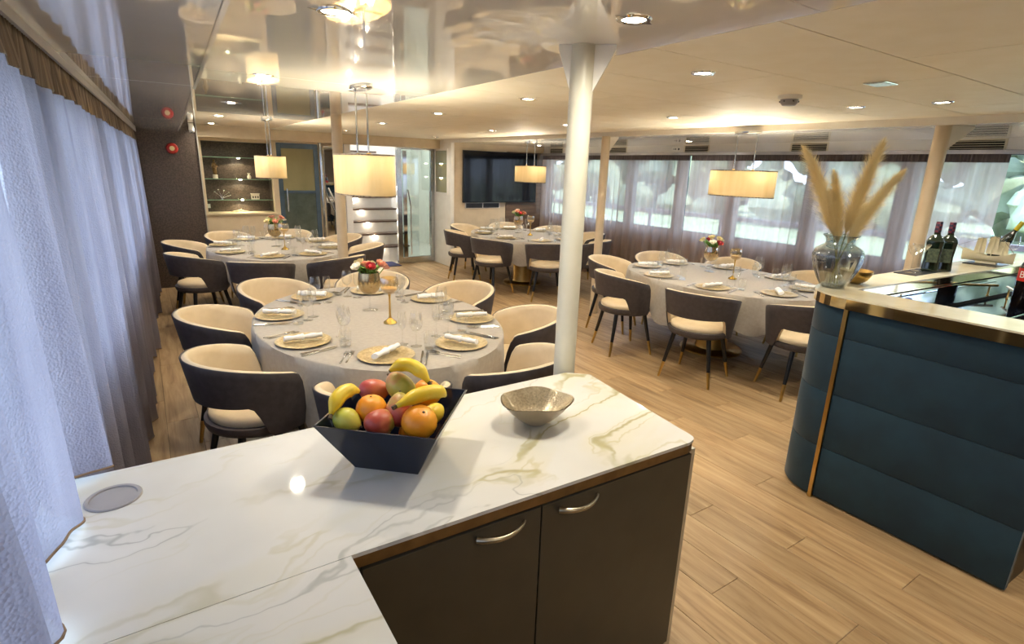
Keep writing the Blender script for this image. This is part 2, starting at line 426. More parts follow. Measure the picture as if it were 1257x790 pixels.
# right soffit (lower, glossy) and its fascia
sr = MB().prism([(fascia(-2.7), -2.7), (XR+.3, -2.7), (XR+.3, 8.62), (fascia(8.62), 8.62)], HS+.003, HC+.012).build('trim_2', M['gap']); tag(sr, kind='structure')
ysr = [-2.7, .3, 2.15, 4.3, 6.5, 8.62]
for a, b in zip(ysr, ysr[1:]):
    MB().prism([(fascia(a)-.002, a+.0015), (XR+.3, a+.0015), (XR+.3, b-.0015), (fascia(b)-.002, b-.0015)], HS, HS+.006).build('soffit_panel', M['white_gloss'], sr)
MB().prism([(fascia(-2.7)-.02, -2.7), (fascia(-2.7), -2.7), (fascia(8.62), 8.62), (fascia(8.62)-.02, 8.62)], HS-.004, HC).build('fascia', M['white_wall'], sr)

# left wall with window openings
WZ0, WZ1 = .92, 1.97
lw_ = MB()
def lwall(y0, y1, z0, z1): lw_.prism([(xwl(y0)-.15, y0), (xwl(y0), y0), (xwl(y1), y1), (xwl(y1)-.15, y1)], z0, z1)
lwall(-2.7, 9.3, 0, WZ0); lwall(-2.7, 9.3, WZ1, HC+.05)
LWIN = [(-.9, .55), (.75, 2.2), (2.4, 3.85), (4.05, 5.5), (5.7, 7.15), (7.35, 8.4)]
ed = [-2.7] + [q for a in LWIN for q in a] + [9.3]
for k in range(0, len(ed), 2): lwall(ed[k], ed[k+1], WZ0, WZ1)
tag(lw_.build('wall_left', M['under_sill']), kind='structure')
nwin = 0
def window(xf, y0, y1, out, rails=True):
    """frame and pane filling an opening; out = -1 left wall, +1 right wall"""
    global nwin; nwin += 1
    f = MB(); t = .03
    def bar(ya, yb, za, zb):
        f.prism([(xf(ya)+out*.02, ya), (xf(ya)+out*.07, ya), (xf(yb)+out*.07, yb), (xf(yb)+out*.02, yb)] if out > 0 else
                [(xf(ya)+out*.07, ya), (xf(ya)+out*.02, ya), (xf(yb)+out*.02, yb), (xf(yb)+out*.07, yb)], za, zb)
    bar(y0, y1, WZ0, WZ0+t); bar(y0, y1, WZ1-t, WZ1); bar(y0, y0+t, WZ0+t, WZ1-t); bar(y1-t, y1, WZ0+t, WZ1-t)
    o = f.build('window_%d' % nwin, M['frame_dark']); tag(o, kind='structure')
    MB().add([(xf(y0)+out*.045, y0+t, WZ0+t), (xf(y1)+out*.045, y1-t, WZ0+t), (xf(y1)+out*.045, y1-t, WZ1-t), (xf(y0)+out*.045, y0+t, WZ1-t)], [(0,1,2,3)]).build('pane', M['window_glass'], o)
for a, b in LWIN: window(xwl, a, b, -1)

# right wall with window openings
rw = MB(); X0, X1 = XR, XR+.075
rw.box(X0, X1, -2.7, 8.8, 0, WZ0-.02); 
RWIN = [(-.6,.85), (1.0,2.48), (2.60,3.41), (3.54,4.46), (4.58,5.32), (5.45,6.30), (6.43,7.75), (7.88,8.45)]
ed = [-2.7] + [q for a in RWIN for q in a] + [8.8]
for k in range(0, len(ed), 2): rw.box(X0, X1, ed[k], ed[k+1], WZ0-.02, 1.99)
rw.box(X0, X1, -2.7, 8.8, 1.99, HC+.05)
wall_r = rw.build('wall_right', M['under_sill']); tag(wall_r, kind='structure')
WZ0s = WZ0; WZ0, WZ1 = .90, 1.99
for a, b in RWIN: window(lambda y: XR, a, b, 1)
# white glossy band above the curtain track
hb = MB().box(XR-.06, XR, -2.7, 8.6, 1.985, HS).build('trim_3', M['white_gloss']); tag(hb, kind='structure')

# end walls
tag(MB().box(-.9, 6.7, -2.85, -2.7, 0, HC+.05).build('wall_near', M['cream_wall']), kind='structure')
dk = MB().box(-.3, .69, 8.62, 8.72, 0, HC).build('wall_dark_panel', M['dark_mosaic']); tag(dk, kind='structure')
MB().box(.69, .702, 8.605, 9.2, 0, HC).build('edge_strip', M['cab_edge'], dk)
tvw = MB().box(4.47, 6.44, 8.60, 8.72, 0, HC).build('wall_television', M['cream_wall']); tag(tvw, kind='structure')
MB().box(5.55, 6.38, 8.585, 8.60, 0, 2.0).build('panel', M['brown_panel'], tvw)
MB().box(4.47, 6.44, 8.575, 8.60, 2.03, HC-.002).build('fascia', M['cream_wall'], tvw)
MB().box(6.36, 6.42, 8.56, 8.60, 0, 2.0).build('corner_post', M['column_tan'], tvw)
# recess behind: white return wall, back wall with openings
ret = MB().box(4.41, 4.47, 8.56, 9.30, 0, HC).build('wall_return', M['white_wall']); tag(ret, kind='structure')
bw = MB()
bw.box(.60, .78, 9.22, 9.34, 0, HC); bw.box(.78, 1.70, 9.22, 9.34, 0, .93); bw.box(.78, 1.70, 9.22, 9.34, 1.96, HC)
bw.box(1.70, 1.78, 9.22, 9.34, 0, HC); bw.box(1.78, 2.40, 9.22, 9.34, 1.98, HC)
bw.box(2.40, 2.80, 9.26, 9.34, 0, HC); bw.box(2.80, 4.47, 9.22, 9.34, 2.06, HC)
wb = bw.build('wall_back', M['cream_wall']); tag(wb, kind='structure')
bb = MB().box(.70, 4.41, 8.98, 9.22, 2.0, HC-.001).build('trim_4', M['cream_wall']); tag(bb, kind='structure')
# niche box
nb = MB(); nb.box(.78, 1.70, 9.56, 9.60, .93, 1.96); nb.box(.76, .78, 9.34, 9.60, .90, 1.98); nb.box(1.70, 1.72, 9.34, 9.60, .90, 1.98); nb.box(.78, 1.70, 9.34, 9.60, 1.96, 1.98)
niche = nb.build('wall_niche', M['dark_mosaic']); tag(niche, kind='structure')
MB().box(.76, 1.72, 9.19, 9.60, .91, .935).build('ledge', M['cream_wall'], niche, bevel=.003)
# stair lobby shell behind the openings
for nm, q in (('wall_lobby_left', (2.70,2.78,9.345,12.3,0,2.9)), ('wall_lobby_right', (5.3,5.38,9.345,12.3,0,2.9)), ('wall_lobby_end', (2.7,5.38,12.3,12.4,0,2.9)), ('ceiling_lobby', (2.7,5.38,9.34,12.4,2.9,2.95)), ('wall_lobby_front', (4.475,5.38,9.26,9.34,0,2.9)), ('wall_lobby_lintel', (2.7,4.47,9.345,9.36,HC+.05,2.9))):
    lobby = MB().box(*q).build(nm, M['white_wall']); tag(lobby, kind='structure')
lobby = MB().box(2.78, 5.3, 9.345, 12.3, -.0039, -.001).build('floor_lobby', M['gap']); tag(lobby, kind='structure')
MB().box(2.78, 5.3, 9.26, 12.3, -.0008, .004).build('covering', pm('pale_lobby_floor', 'c6c0b8', 'd0cac2', .35), lobby)
tag(MB().box(2.80, 2.90, 9.17, 9.34, 0, 2.06).build('trim_5', M['stair_white'], bevel=.004), kind='structure')

# columns with gusset brackets
def column(name, label, x, y, rad, ztop, mat, collar=None, fins=(), rz=0):
    t = thing(name, label, 'column', (x, y, 0), rz)
    MB().lathe([(rad, 0), (rad, ztop)], 28, close=True).build('shaft', mat, t, smooth=50)
    for ang, fm, fl in fins:
        b = MB(); d = .012
        prof = [(rad-.004, ztop-.001), (rad+fl, ztop-.001), (rad+fl, ztop-.018), (rad-.004, ztop-.165)]
        vs = [(p, -d, z) for p, z in prof] + [(p, d, z) for p, z in prof]
        b.add(vs, [(0,1,2,3), (7,6,5,4), (0,4,5,1), (1,5,6,2), (2,6,7,3), (3,7,4,0)])
        o = b.build('gusset', fm, t); o.rotation_euler = (0, 0, math.radians(ang))
    return t
column('support_column', 'thick cream support column at the back corner of the marble worktop', 1.432, 1.715, .045, HC, M['column'], fins=((140, M['white_wall'], .045), (-45, M['white_wall'], .075)))
column('support_column', 'slim tan column standing behind the flower vase of the nearest table', 1.63, 5.54, .05, HC, M['column_tan'])
column('support_column', 'thin tan column beside the dark chairs of the table near the bar', 4.545, 4.94, .05, HS-.004, M['column_tan'], fins=((-40, M['white_wall'], .09),))
column('support_column', 'tan column rising behind the bottle on the bar', 4.86, 1.76, .05, HS, M['column_tan'], fins=((-35, M['white_wall'], .16),))

# ------------------------------------------------------------------ outside
out = MB().box(6.6, 7.75, -4, 12, -.12, -.06).build('outer_deck', M['deck']); tag(out, kind='structure')
tag(MB().box(-200, 260, -200, 260, -1.7, -1.6).build('river', M['water']), kind='structure')
rail = thing('deck_railing', 'painted deck railing outside the right-hand windows', 'railing', (7.6, 4, -.06))
MB().box(-.03, .03, -6, 6, 1.10, 1.16).build('top_rail', M['rail_paint'], rail)
MB().box(-.02, .02, -6, 6, .10, .72).build('bulwark', M['rail_paint'], rail)
for i in range(9): MB().box(-.02, .02, -6+i*1.49, -5.96+i*1.49, 0, 1.10).build('post', M['rail_paint'], rail)
def tree(i, x, y, h, r):
    t = thing('bank_tree', 'leafy green tree on the far river bank seen through the right windows', 'tree', (x, y, -1.2), 0, 'trees on the river bank')
    MB().tube([(0,0,-.6), (.1,0,h*.35), (0,.1,h*.6)], [.35, .28, .15], 7).build('trunk', M['trunk'], t)
    b = MB(); rn = random.Random(i)
    for k in range(110):
        c = (rn.uniform(-.6,.6)*r, rn.uniform(-1.0,1.0)*r, h*.30 + rn.uniform(-.55,.7)*h*.5); q = r*rn.uniform(.10,.20); ph = rn.random()*6
        b.ball(c, (q, q, q*.85), 12, 8, fn=lambda p, d: p*(1+.22*math.sin(7*d.x+ph)*math.sin(6*d.y+2*ph)+.16*math.sin(11*d.z+ph)))
    b.build('crown', M['leaf_tree'], t, smooth=60)
for i in range(14):
    tree(i, 36+(i % 2)*19, -24+i*9.4, 11+4*((i*37) % 10)/10+(i % 2)*5, 7.2)
tag(MB().box(17, 90, -80, 140, -1.7, -1.15).build('river_bank', pm('grass_bank', '8f9c7c', 'a8b394', .9, scale=.5)), kind='structure')
# ------------------------------------------------------------------ marble worktop and its cabinet
CZ = .88
SEAM = 1.018
wt = thing('marble_worktop', 'white veined marble worktop with bronze edge carrying the fruit bowl', 'worktop', (0, 0, CZ))
corner = arc(1.375, 1.02, .03, -100, -5, 5)
main = [(-.30, SEAM+.001), (.283, SEAM+.001)] + [(1.36, .985)] + corner[1:] + [(1.478, 1.60), (1.40, 1.668), (-.30, 1.678)]
MB().prism(main, -.010, 0).build('slab', M['marble'], wt)
side = [(-.30, -.9), (.272, -.9), (.283, SEAM-.001), (-.30, SEAM-.001)]
MB().prism(side, -.010, 0).build('slab', M['marble'], wt)
def inset(poly, d):
    cx = sum(p[0] for p in poly)/len(poly); cy = sum(p[1] for p in poly)/len(poly)
    return [(x + (d if x < cx else -d), y + (d if y < cy else -d)) for x, y in poly]
MB().prism(inset(main, .002), -.040, -.0102).build('edge_band', M['bronze'], wt)
MB().prism(inset(side, .002), -.040, -.0102).build('edge_band', M['bronze'], wt)
MB().lathe([(0, .0005), (.050, .0005), (.051, .004), (.058, .005), (.0605, .003), (.0605, .0005)], 40, (-.152, 1.527, 0)).build('cable_cap', M['grommet'], wt, smooth=40)

cab = thing('base_cabinet', 'dark olive cabinet with two doors under the marble worktop', 'cabinet', (0, 0, 0))
MB().prism([(.31, 1.035), (1.395, 1.005), (1.44, 1.60), (1.36, 1.635), (-.25, 1.64), (-.25, 1.035)], .0, CZ-.0405).build('body', M['cab_dark'], cab)
MB().box(-.25, .255, -.85, 1.03, 0, CZ-.0405).build('side_body', M['cab_dark'], cab)
MB().prism([(1.386, 1.000), (1.412, .999), (1.414, 1.02), (1.388, 1.02)], .0, CZ-.041).build('corner_profile', M['cab_edge'], cab)
def door(x0, x1, hx0, hx1):
    d = MB().prism([(x0, 1.034-.030*(x0-.31)/1.08-.018), (x1, 1.034-.030*(x1-.31)/1.08-.018), (x1, 1.034-.030*(x1-.31)/1.08-.0005), (x0, 1.034-.030*(x0-.31)/1.08-.0005)], .08, CZ-.046).build('door', M['cab_dark'], cab, bevel=.0015)
    yf = 1.012-.030*(hx0-.31)/1.08
    n = 14; path = []; rad = []
    for i in range(n+1):
        t = i/n; path.append((hx0+(hx1-hx0)*t, yf-.002-.030*math.sin(PI*t)**.8, .808+.004*t)); rad.append(.0085*(1-.55*t) if t < .97 else .0036)
    MB().tube(path, rad, 10).build('handle', M['handle'], d, smooth=50)
door(.305, .788, .590, .735); door(.792, 1.380, .845, .985)

# fruit bowl
bowl = thing('fruit_bowl', 'dark navy square fruit bowl with flared sides on marble worktop', 'bowl', (.535, 1.375, CZ), math.radians(-42.5))
hb_, ht_, hh = .092, .168, .155
o_ = MB()
def sq(h, z): return [(-h,-h,z), (h,-h,z), (h,h,z), (-h,h,z)]
o_.add(sq(hb_,0)+sq(ht_,hh)+sq(ht_-.006,hh)+sq(hb_-.006,.007), [(3,2,1,0)] + [(i,(i+1)%4,4+(i+1)%4,4+i) for i in range(4)] + [(4+i,4+(i+1)%4,8+(i+1)%4,8+i) for i in range(4)] + [(8+i,8+(i+1)%4,12+(i+1)%4,12+i) for i in range(4)] + [(12,13,14,15)])
o_.build('shell', M['navy_gloss'], bowl, bevel=.0015)
def fruit_mat(name, stops, scale=3, rough=.42, bump=.1, bs=120):
    k = NT(name); t = k.n('ShaderNodeTexCoord'); sp = k.n('ShaderNodeSeparateXYZ'); k.l(t.outputs['Object'], sp.inputs[0])
    nz = k.noise(t.outputs['Object'], 14, 3)
    ad = k.n('ShaderNodeMath', operation='MULTIPLY_ADD'); k.l(sp.outputs[0], ad.inputs[0]); ad.inputs[1].default_value = 7; k.l(nz, ad.inputs[2])
    k.l(k.ramp(ad.outputs[0], [(p, lin(c)) for p, c in stops]), k.b.inputs['Base Color'])
    k.b.inputs['Roughness'].default_value = rough; k.b.inputs['Subsurface Weight'].default_value = .05
    k.bump(k.noise(t.outputs['Object'], bs, 2), bump, .001); return k.mat
F_OR = fruit_mat('orange_peel', [(.3, 'e08a12'), (.7, 'f0a528')], bump=.25, bs=220)
F_MA = fruit_mat('mango_red', [(.25, 'a8402f'), (.5, 'bf6a4a'), (.75, 'a9a24a')])
F_MB = fruit_mat('mango_green', [(.25, '9aa041'), (.55, 'b0a850'), (.8, 'b5654a')])
F_RD = fruit_mat('mango_deep_red', [(.3, 'a83c33'), (.7, 'c26b3e')])
F_PE = fruit_mat('pear_skin', [(.3, 'b7b43a'), (.7, 'cfc24e')])
F_BA = fruit_mat('banana_peel', [(.3, 'd9b722'), (.7, 'e9cc45')], bump=.03)
F_BR = pm('fruit_stem_brown', '4a3a22', '5a4830', .8)
def in_bowl(c, r):      # keep a fruit clear of the flared walls
    a = math.radians(-42.5); dx, dy = c[0]-.535, c[1]-1.375
    lx = dx*math.cos(a)+dy*math.sin(a); ly = -dx*math.sin(a)+dy*math.cos(a)
    lim = hb_-.012 + (ht_-hb_)*(c[2]-CZ)/hh - r*1.115
    lx = max(-lim, min(lim, lx)); ly = max(-lim, min(lim, ly))
    return (.535+lx*math.cos(a)-ly*math.sin(a), 1.375+lx*math.sin(a)+ly*math.cos(a), c[2])
def fruit(name, label, cat, c, r, mat, shape='round', rot=(0,0,0), stem=True):
    c = in_bowl(c, r*(1.2 if shape != 'round' else 1))
    t = thing(name, label, cat, c); t.rotation_euler = rot
    if shape == 'round':
        b = MB().ball((0,0,0), (r, r, r*.96), 22, 14, fn=lambda q, d: q*(1-.10*max(0, d.z)**12))
    elif shape == 'mango':
        b = MB().ball((0,0,0), (r*1.22, r*.92, r*.92), 22, 14, fn=lambda q, d: Vector((q.x, q.y*(1-.12*d.x), q.z + .10*r*d.x*d.x)))
    elif shape == 'pear':
        b = MB().ball((0,0,0), (r*1.25, r, r), 22, 14, fn=lambda q, d: Vector((q.x, q.y*(1-.32*max(0, d.x)**1.3), q.z*(1-.32*max(0, d.x)**1.3))))
    b.build('flesh', mat, t, smooth=180)
    if stem:
        p = (0,0,r*.84) if shape == 'round' else (r*1.18, 0, .08*r if shape == 'mango' else 0)
        q = (0,0,r*.91) if shape == 'round' else (r*1.34, 0, .1*r)
        MB().tube([p, q], [.004, .003], 6).build('stem', F_BR, t)
    return t
def banana(label, p0, p1, p2, r=.019):
    base = Vector(p1); t = thing('banana', label, 'banana', base)
    A, B, C_ = Vector(p0)-base, Vector((0,0,0)), Vector(p2)-base; path = []; rad = []; n = 16
    for i in range(n+1):
        u = i/n; q = (1-u)**2*A + 2*u*(1-u)*(2*B-.5*(A+C_)) + u*u*C_; path.append(q)
        rad.append(r*min(1, (.25+3.2*u)) * (1 if u < .78 else max(.32, 1-(u-.78)*3.4)))
    MB().tube(path, rad, 8).build('peel', F_BA, t, smooth=180)
    MB().tube([path[-1], path[-1]+(path[-1]-path[-2]).normalized()*.012], [.0058, .0062], 6).build('stalk', F_BR, t)
    MB().tube([path[0]-(path[1]-path[0]).normalized()*.003, path[0]], [.003, .0045], 6).build('tip', F_BR, t)
fruit('orange', 'orange in the middle of the fruit bowl behind the front mango', 'orange', (.462, 1.378, 1.042), .043, F_OR)
fruit('orange', 'large orange at the front right corner of the fruit bowl', 'orange', (.545, 1.240, 1.040), .048, F_OR, rot=(.5,.1,0))
fruit('orange', 'orange at the back right of the bowl under the upper banana', 'orange', (.640, 1.395, 1.048), .043, F_OR, rot=(.2,.3,0))
fruit('mango', 'red mango at the back left of the fruit bowl', 'mango', (.510, 1.490, 1.046), .038, F_RD, 'mango', (0,.1,-.5))
fruit('mango', 'green mango with a red blush in the back middle of the bowl', 'mango', (.565, 1.420, 1.072), .041, F_MB, 'mango', (.2,-.6,2.2))
fruit('mango', 'red and green mango in the bowl beside the stalk of the right banana', 'mango', (.520, 1.318, 1.050), .040, F_MA, 'mango', (.3,-.9,1.1))
fruit('mango', 'pink and green mango against the front wall of the bowl', 'mango', (.452, 1.297, 1.030), .040, F_MA, 'mango', (.1,.2,.4))
fruit('pear', 'yellow green pear at the left corner under the drooping banana', 'pear', (.392, 1.372, 1.026), .034, F_PE, 'pear', (0,.3,-.9))
fruit('lemon', 'yellow lemon at the right corner behind the large orange', 'lemon', (.625, 1.310, 1.018), .031, F_BA, 'mango', (0,0,.5), stem=False)
fruit('orange', 'orange low in the bowl glimpsed between mangoes', 'orange', (.500, 1.430, .958), .040, F_OR)
fruit('orange', 'orange at the bottom of the fruit bowl, mostly hidden', 'orange', (.570, 1.345, .955), .040, F_OR)
banana('banana drooping over the left corner of the fruit bowl', (.445, 1.425, 1.080), (.395, 1.418, 1.088), (.350, 1.375, 1.052), .021)
banana('banana lying across the right side of the fruit bowl', (.640, 1.275, 1.082), (.590, 1.275, 1.104), (.490, 1.262, 1.090), .021)
banana('banana on top of the heap with its stalk pointing right', (.535, 1.420, 1.128), (.590, 1.402, 1.142), (.625, 1.352, 1.100), .021)

# champagne glitter bowl
gb = thing('glitter_bowl', 'champagne glitter bowl with wavy rim on the marble worktop', 'bowl', (1.012, 1.345, CZ), math.radians(-20))
def gbs(off, zoff):
    prof = [(.030, .0), (.036, .004), (.062, .022), (.090, .050), (.112, .078), (.118, .086)]
    def f(u, v):
        a = 2*PI*u; k = v*(len(prof)-1); i = min(int(k), len(prof)-2); t = k-i
        r = prof[i][0]*(1-t)+prof[i+1][0]*t; z = prof[i][1]*(1-t)+prof[i+1][1]*t
        wv = 1+.05*math.cos(2*a)*v + .03*math.cos(5*a+1)*v*v
        return ((r-off)*wv*math.cos(a), (r-off)*wv*.92*math.sin(a), z + zoff*(1-v) + .004*math.cos(4*a+.6)*v*v)
    return f
MB().grid(gbs(0, 0), 48, 10, cu=True).build('outer_wall', M['champagne_out'], gb, smooth=180)
MB().grid(gbs(.004, .004), 48, 10, cu=True).lathe([(0, .0035), (.028, .0042)], 24).build('inner_wall', M['champagne'], gb, smooth=180)

# ------------------------------------------------------------------ dining chairs
def make_chair():
    t = thing('dining_chair', 'x', 'chair')
    PHI = math.radians(122)
    def zt(s): return .785 - .105*abs(s)**2.0 - (.19*max(0, (abs(s)-.86)/.14)**2.2)
    def zb(s):
        q = min(1, max(0, (abs(s)-.50)/.17)); q = q*q*(3-2*q)
        return .575*(1-q) + .405*q
    def pt(s, v, off):
        a = s*PHI; z0, z1 = zb(s), zt(s); z = z0+(z1-z0)*v
        fl = (z-.42)/.37
        r = .262 + .052*fl - off
        back = .02*fl*math.cos(a)**2 if abs(a) < PI/2 else 0
        return Vector((r*1.02*math.sin(a), -(r*math.cos(a)) - back*.6 + .005, z))
    NU = 56
    def band(o0, o1, lift, vin0, vin1):
        loop = [(vin0+(vin1-vin0)*i/6, o0) for i in range(7)] + [(vin1, (o0*2+o1)/3, .006), (vin1, (o0+o1*2)/3, .006)] + [(vin1-(vin1-vin0)*i/6, o1) for i in range(7)]
        def f(u, w):
            s = -1+2*u; k = loop[int(round(w*len(loop))) % len(loop)]
            p = pt(s, k[0], k[1])
            p.z += lift + (k[2] if len(k) > 2 else 0)
            return p
        b = MB().grid(f, NU, len(loop), cv=True)
        n = len(loop); k = len(b.v)
        b.f.append(tuple(range(n))); b.m.append(0); b.f.append(tuple(reversed(range(k-n, k)))); b.m.append(0)
        return b
    band(0, .010, 0, 0, 1).build('backrest_shell', M['chair_dark'], t, smooth=55)
    band(.0102, .038, .002, .02, 1).build('backrest_padding', M['chair_cream'], t, smooth=55)
    MB().lathe([(0,.398), (.225,.398), (.248,.408), (.256,.43), (.254,.452), (.24,.455), (0,.455)], 36, sy=.98).build('seat_base', M['chair_dark'], t, smooth=50)
    MB().lathe([(.236,.4553), (.240,.470), (.234,.486), (.20,.496), (.10,.500), (0,.501)], 36, sy=.97, c=(0,.004,0)).build('seat_cushion', M['chair_cream'], t, smooth=60)
    for sx in (-1, 1):
        for sy in (-1, 1):
            a = Vector((sx*.150, sy*.145, .402)); e = Vector((sx*.222, sy*.215, 0)); mid = a.lerp(e, .66)
            l = MB().tube([a, mid], [.020, .0145], 10).build('leg', M['leg_black'], t, smooth=50)
            MB().tube([mid, e], [.0148, .0105], 10).build('brass_tip', M['brass'], l, smooth=50)
    return t
chair0 = make_chair(); used = [False]
def place_chair(x, y, rz, label, group):
    if not used[0]:
        used[0] = True; chair0.location = (x, y, 0); chair0.rotation_euler = (0,0,rz); chair0['label'] = label; chair0['group'] = group; return chair0
    return copy_tree(chair0, (x, y, 0), rz, label, group)

# ------------------------------------------------------------------ tables, cloths and what stands on them
A_, B_ = .73, 1.027
TZ = .735
def cloth_mesh(seed):
    rn = random.Random(seed); ph = [rn.random()*6.28 for _ in range(4)]
    b = MB(); n = 160
    rings = [0, .5, .9, .985]
    def edge(a, k): return (A_*k*math.cos(a), B_*k*math.sin(a))
    vs = []; fs = []
    rows = []
    for k in rings[1:]:
        rows.append([(*edge(2*PI*i/n, k), .0) for i in range(n)])
    for j in range(0, 9):
        v = j/8; row = []
        for i in range(n):
            a = 2*PI*i/n
            drop = .285 + .075*math.cos(8*a) + .03*math.sin(3*a+ph[1]); gapf = .5+.5*math.cos(8*a)
            fold = (.5+.5*math.sin(13*a+ph[0]+.8*math.sin(3*a+ph[1])))**1.4
            amp = .055*v**.8*(.15+.85*gapf)
            nx, ny = math.cos(a)/A_, math.sin(a)/B_; l = math.hypot(nx, ny); nx /= l; ny /= l
            ex, ey = edge(a, 1.0); o = .004 + amp*fold - .02*v*(1-gapf)
            if j == 0: o = .002
            row.append((ex+nx*o, ey+ny*o, -.006-drop*v if j else -.004))
        rows.append(row)
    vs = [(0,0,0)]; 
    for r_ in rows: vs += r_
    for i in range(n): fs.append((0, 1+i, 1+(i+1) % n))
    for j in range(len(rows)-1):
        for i in range(n):
            i2 = (i+1) % n; fs.append((1+j*n+i, 1+(j+1)*n+i, 1+(j+1)*n+i2, 1+j*n+i2))
    return b.add(vs, fs)
SEATS = [(-112.5, 'front-left'), (-67.5, 'front-right'), (-22.5, 'near right-hand'), (22.5, 'far right-hand'), (67.5, 'back-right'), (112.5, 'back-left'), (157.5, 'far left-hand'), (-157.5, 'near left-hand')]
# shared meshes
plate_m = MB().lathe([(0,.0), (.095,.0), (.110,.006), (.146,.011), (.148,.013), (.145,.0145), (.110,.0105), (.096,.005), (0,.004)], 40).mesh('plate', M['charger'], 40)
def roll(u, v):
    a = 2*PI*v; x = -.10+.20*u; r = .017+.0035*math.sin(2*a+3)+.0025*math.sin(19*u) - .004*math.exp(-((u-.5)/.05)**2)
    return (x, r*1.15*math.cos(a), .0168+r*.92*math.sin(a))
nb_ = MB().grid(roll, 21, 14, cv=True); n_ = 14
nb_.f.append(tuple(range(n_))); nb_.m.append(0); nb_.f.append(tuple(reversed(range(20*n_, 21*n_)))); nb_.m.append(0)
napkin_m = nb_.mesh('napkin', M['napkin'], 60)
ring_m = MB().grid(lambda u, v: (-.004+.008*math.cos(2*PI*v)*.9, (.0185+.0025*math.sin(2*PI*v))*math.cos(2*PI*u), .0168+(.0172+.0025*math.sin(2*PI*v))*math.sin(2*PI*u)), 18, 8, cu=True, cv=True).mesh('napkin_ring', M['napkin'], 60)
def fork_mesh():
    b = MB(); b.tube([(0,-.09,.004), (0,-.02,.003), (0,.03,.005), (0,.042,.006)], [.0052,.0028,.0026,.006], 6, flat=.4)
    b.box(-.010,.010,.040,.058,.004,.0062)
    for k in range(4): b.box(-.010+k*.0058,-.0074+k*.0058,.057,.095,.0045,.0062)
    return b.mesh('fork', M['cutlery'], 40)
def knife_mesh():
    b = MB(); b.tube([(0,-.10,.004), (0,-.03,.004), (0,.0,.004)], [.0058,.0052,.0045], 8, flat=.6)
    b.prism([(-.004,0), (.006,0), (.0075,.06), (.006,.095), (.001,.112), (-.004,.10)], .0028, .0048)
    return b.mesh('knife', M['cutlery'], 40)
fork_m, knife_m = fork_mesh(), knife_mesh()
def glass_part(prof, name, n=20): return MB().lathe(prof, n).mesh(name, M['glass'], 60)
wine_bowl = glass_part([(.004,.088), (.020,.094), (.034,.115), (.038,.140), (.035,.170), (.0295,.196)], 'bowl')
wine_stem = glass_part([(.0, .0), (.033,.0015), (.031,.003), (.008,.006), (.0036,.014), (.0032,.07), (.004,.088)], 'stem', 12)
tumbler_wall = glass_part([(.0,.004), (.030,.004), (.031,.0), (.033,.05), (.035,.098)], 'wall')
tumbler_base = glass_part([(0,.0), (.029,.0), (.029,.009), (0,.010)], 'base', 16)
flute_bowl = glass_part([(.004,.088), (.014,.095), (.024,.12), (.026,.15), (.0225,.19)], 'bowl')
# roses
rose_mats = [pm('rose_peach', 'd9917a', 'e8ab93', .6, scale=30), pm('rose_cream', 'e8d9a0', 'f2e8c0', .6, scale=30), pm('rose_red', 'a02430', 'b83a40', .6, scale=30), pm('rose_white', 'efe9dc', 'f6f2e8', .6, scale=30)]
M['leaf'] = pm('rose_leaf', '4f7a28', '6f9a3c', .5, scale=40)
def rose_mesh(m):
    b = MB().ball((0,0,.004), (.012,.012,.015), 10, 7)
    for ring, (cnt, rr, h, tilt) in enumerate([(4,.013,.026,.15), (6,.019,.024,.45)]):
        for k in range(cnt):
            a0 = 2*PI*k/cnt + ring*.5
            def f(u, v, a0=a0):
                a = a0 + (u-.5)*2*PI/cnt*1.35; r = rr*(.45+.62*v**.8) + tilt*.012*v*v - .0*u
                return (r*math.cos(a), r*math.sin(a), -.010 + h*v*(1-.35*(2*u-1)**2))
            b.grid(f, 5, 5)
    return b.mesh('rose', m, 70)
rose_me = [rose_mesh(m) for m in rose_mats]
leaf_me = MB().grid(lambda u, v: ((u-.5)*.028*math.sin(PI*min(1, .08+v*.92))**.8, .05*v, .010*math.sin(2.4*v)-.006*abs(2*u-1)), 5, 7).mesh('leaf', M['leaf'], 60)
stem_me = MB().tube([(0,0,-.10), (0,0,-.008)], [.0022,.0026], 6).mesh('flower_stem', M['leaf'], 60)

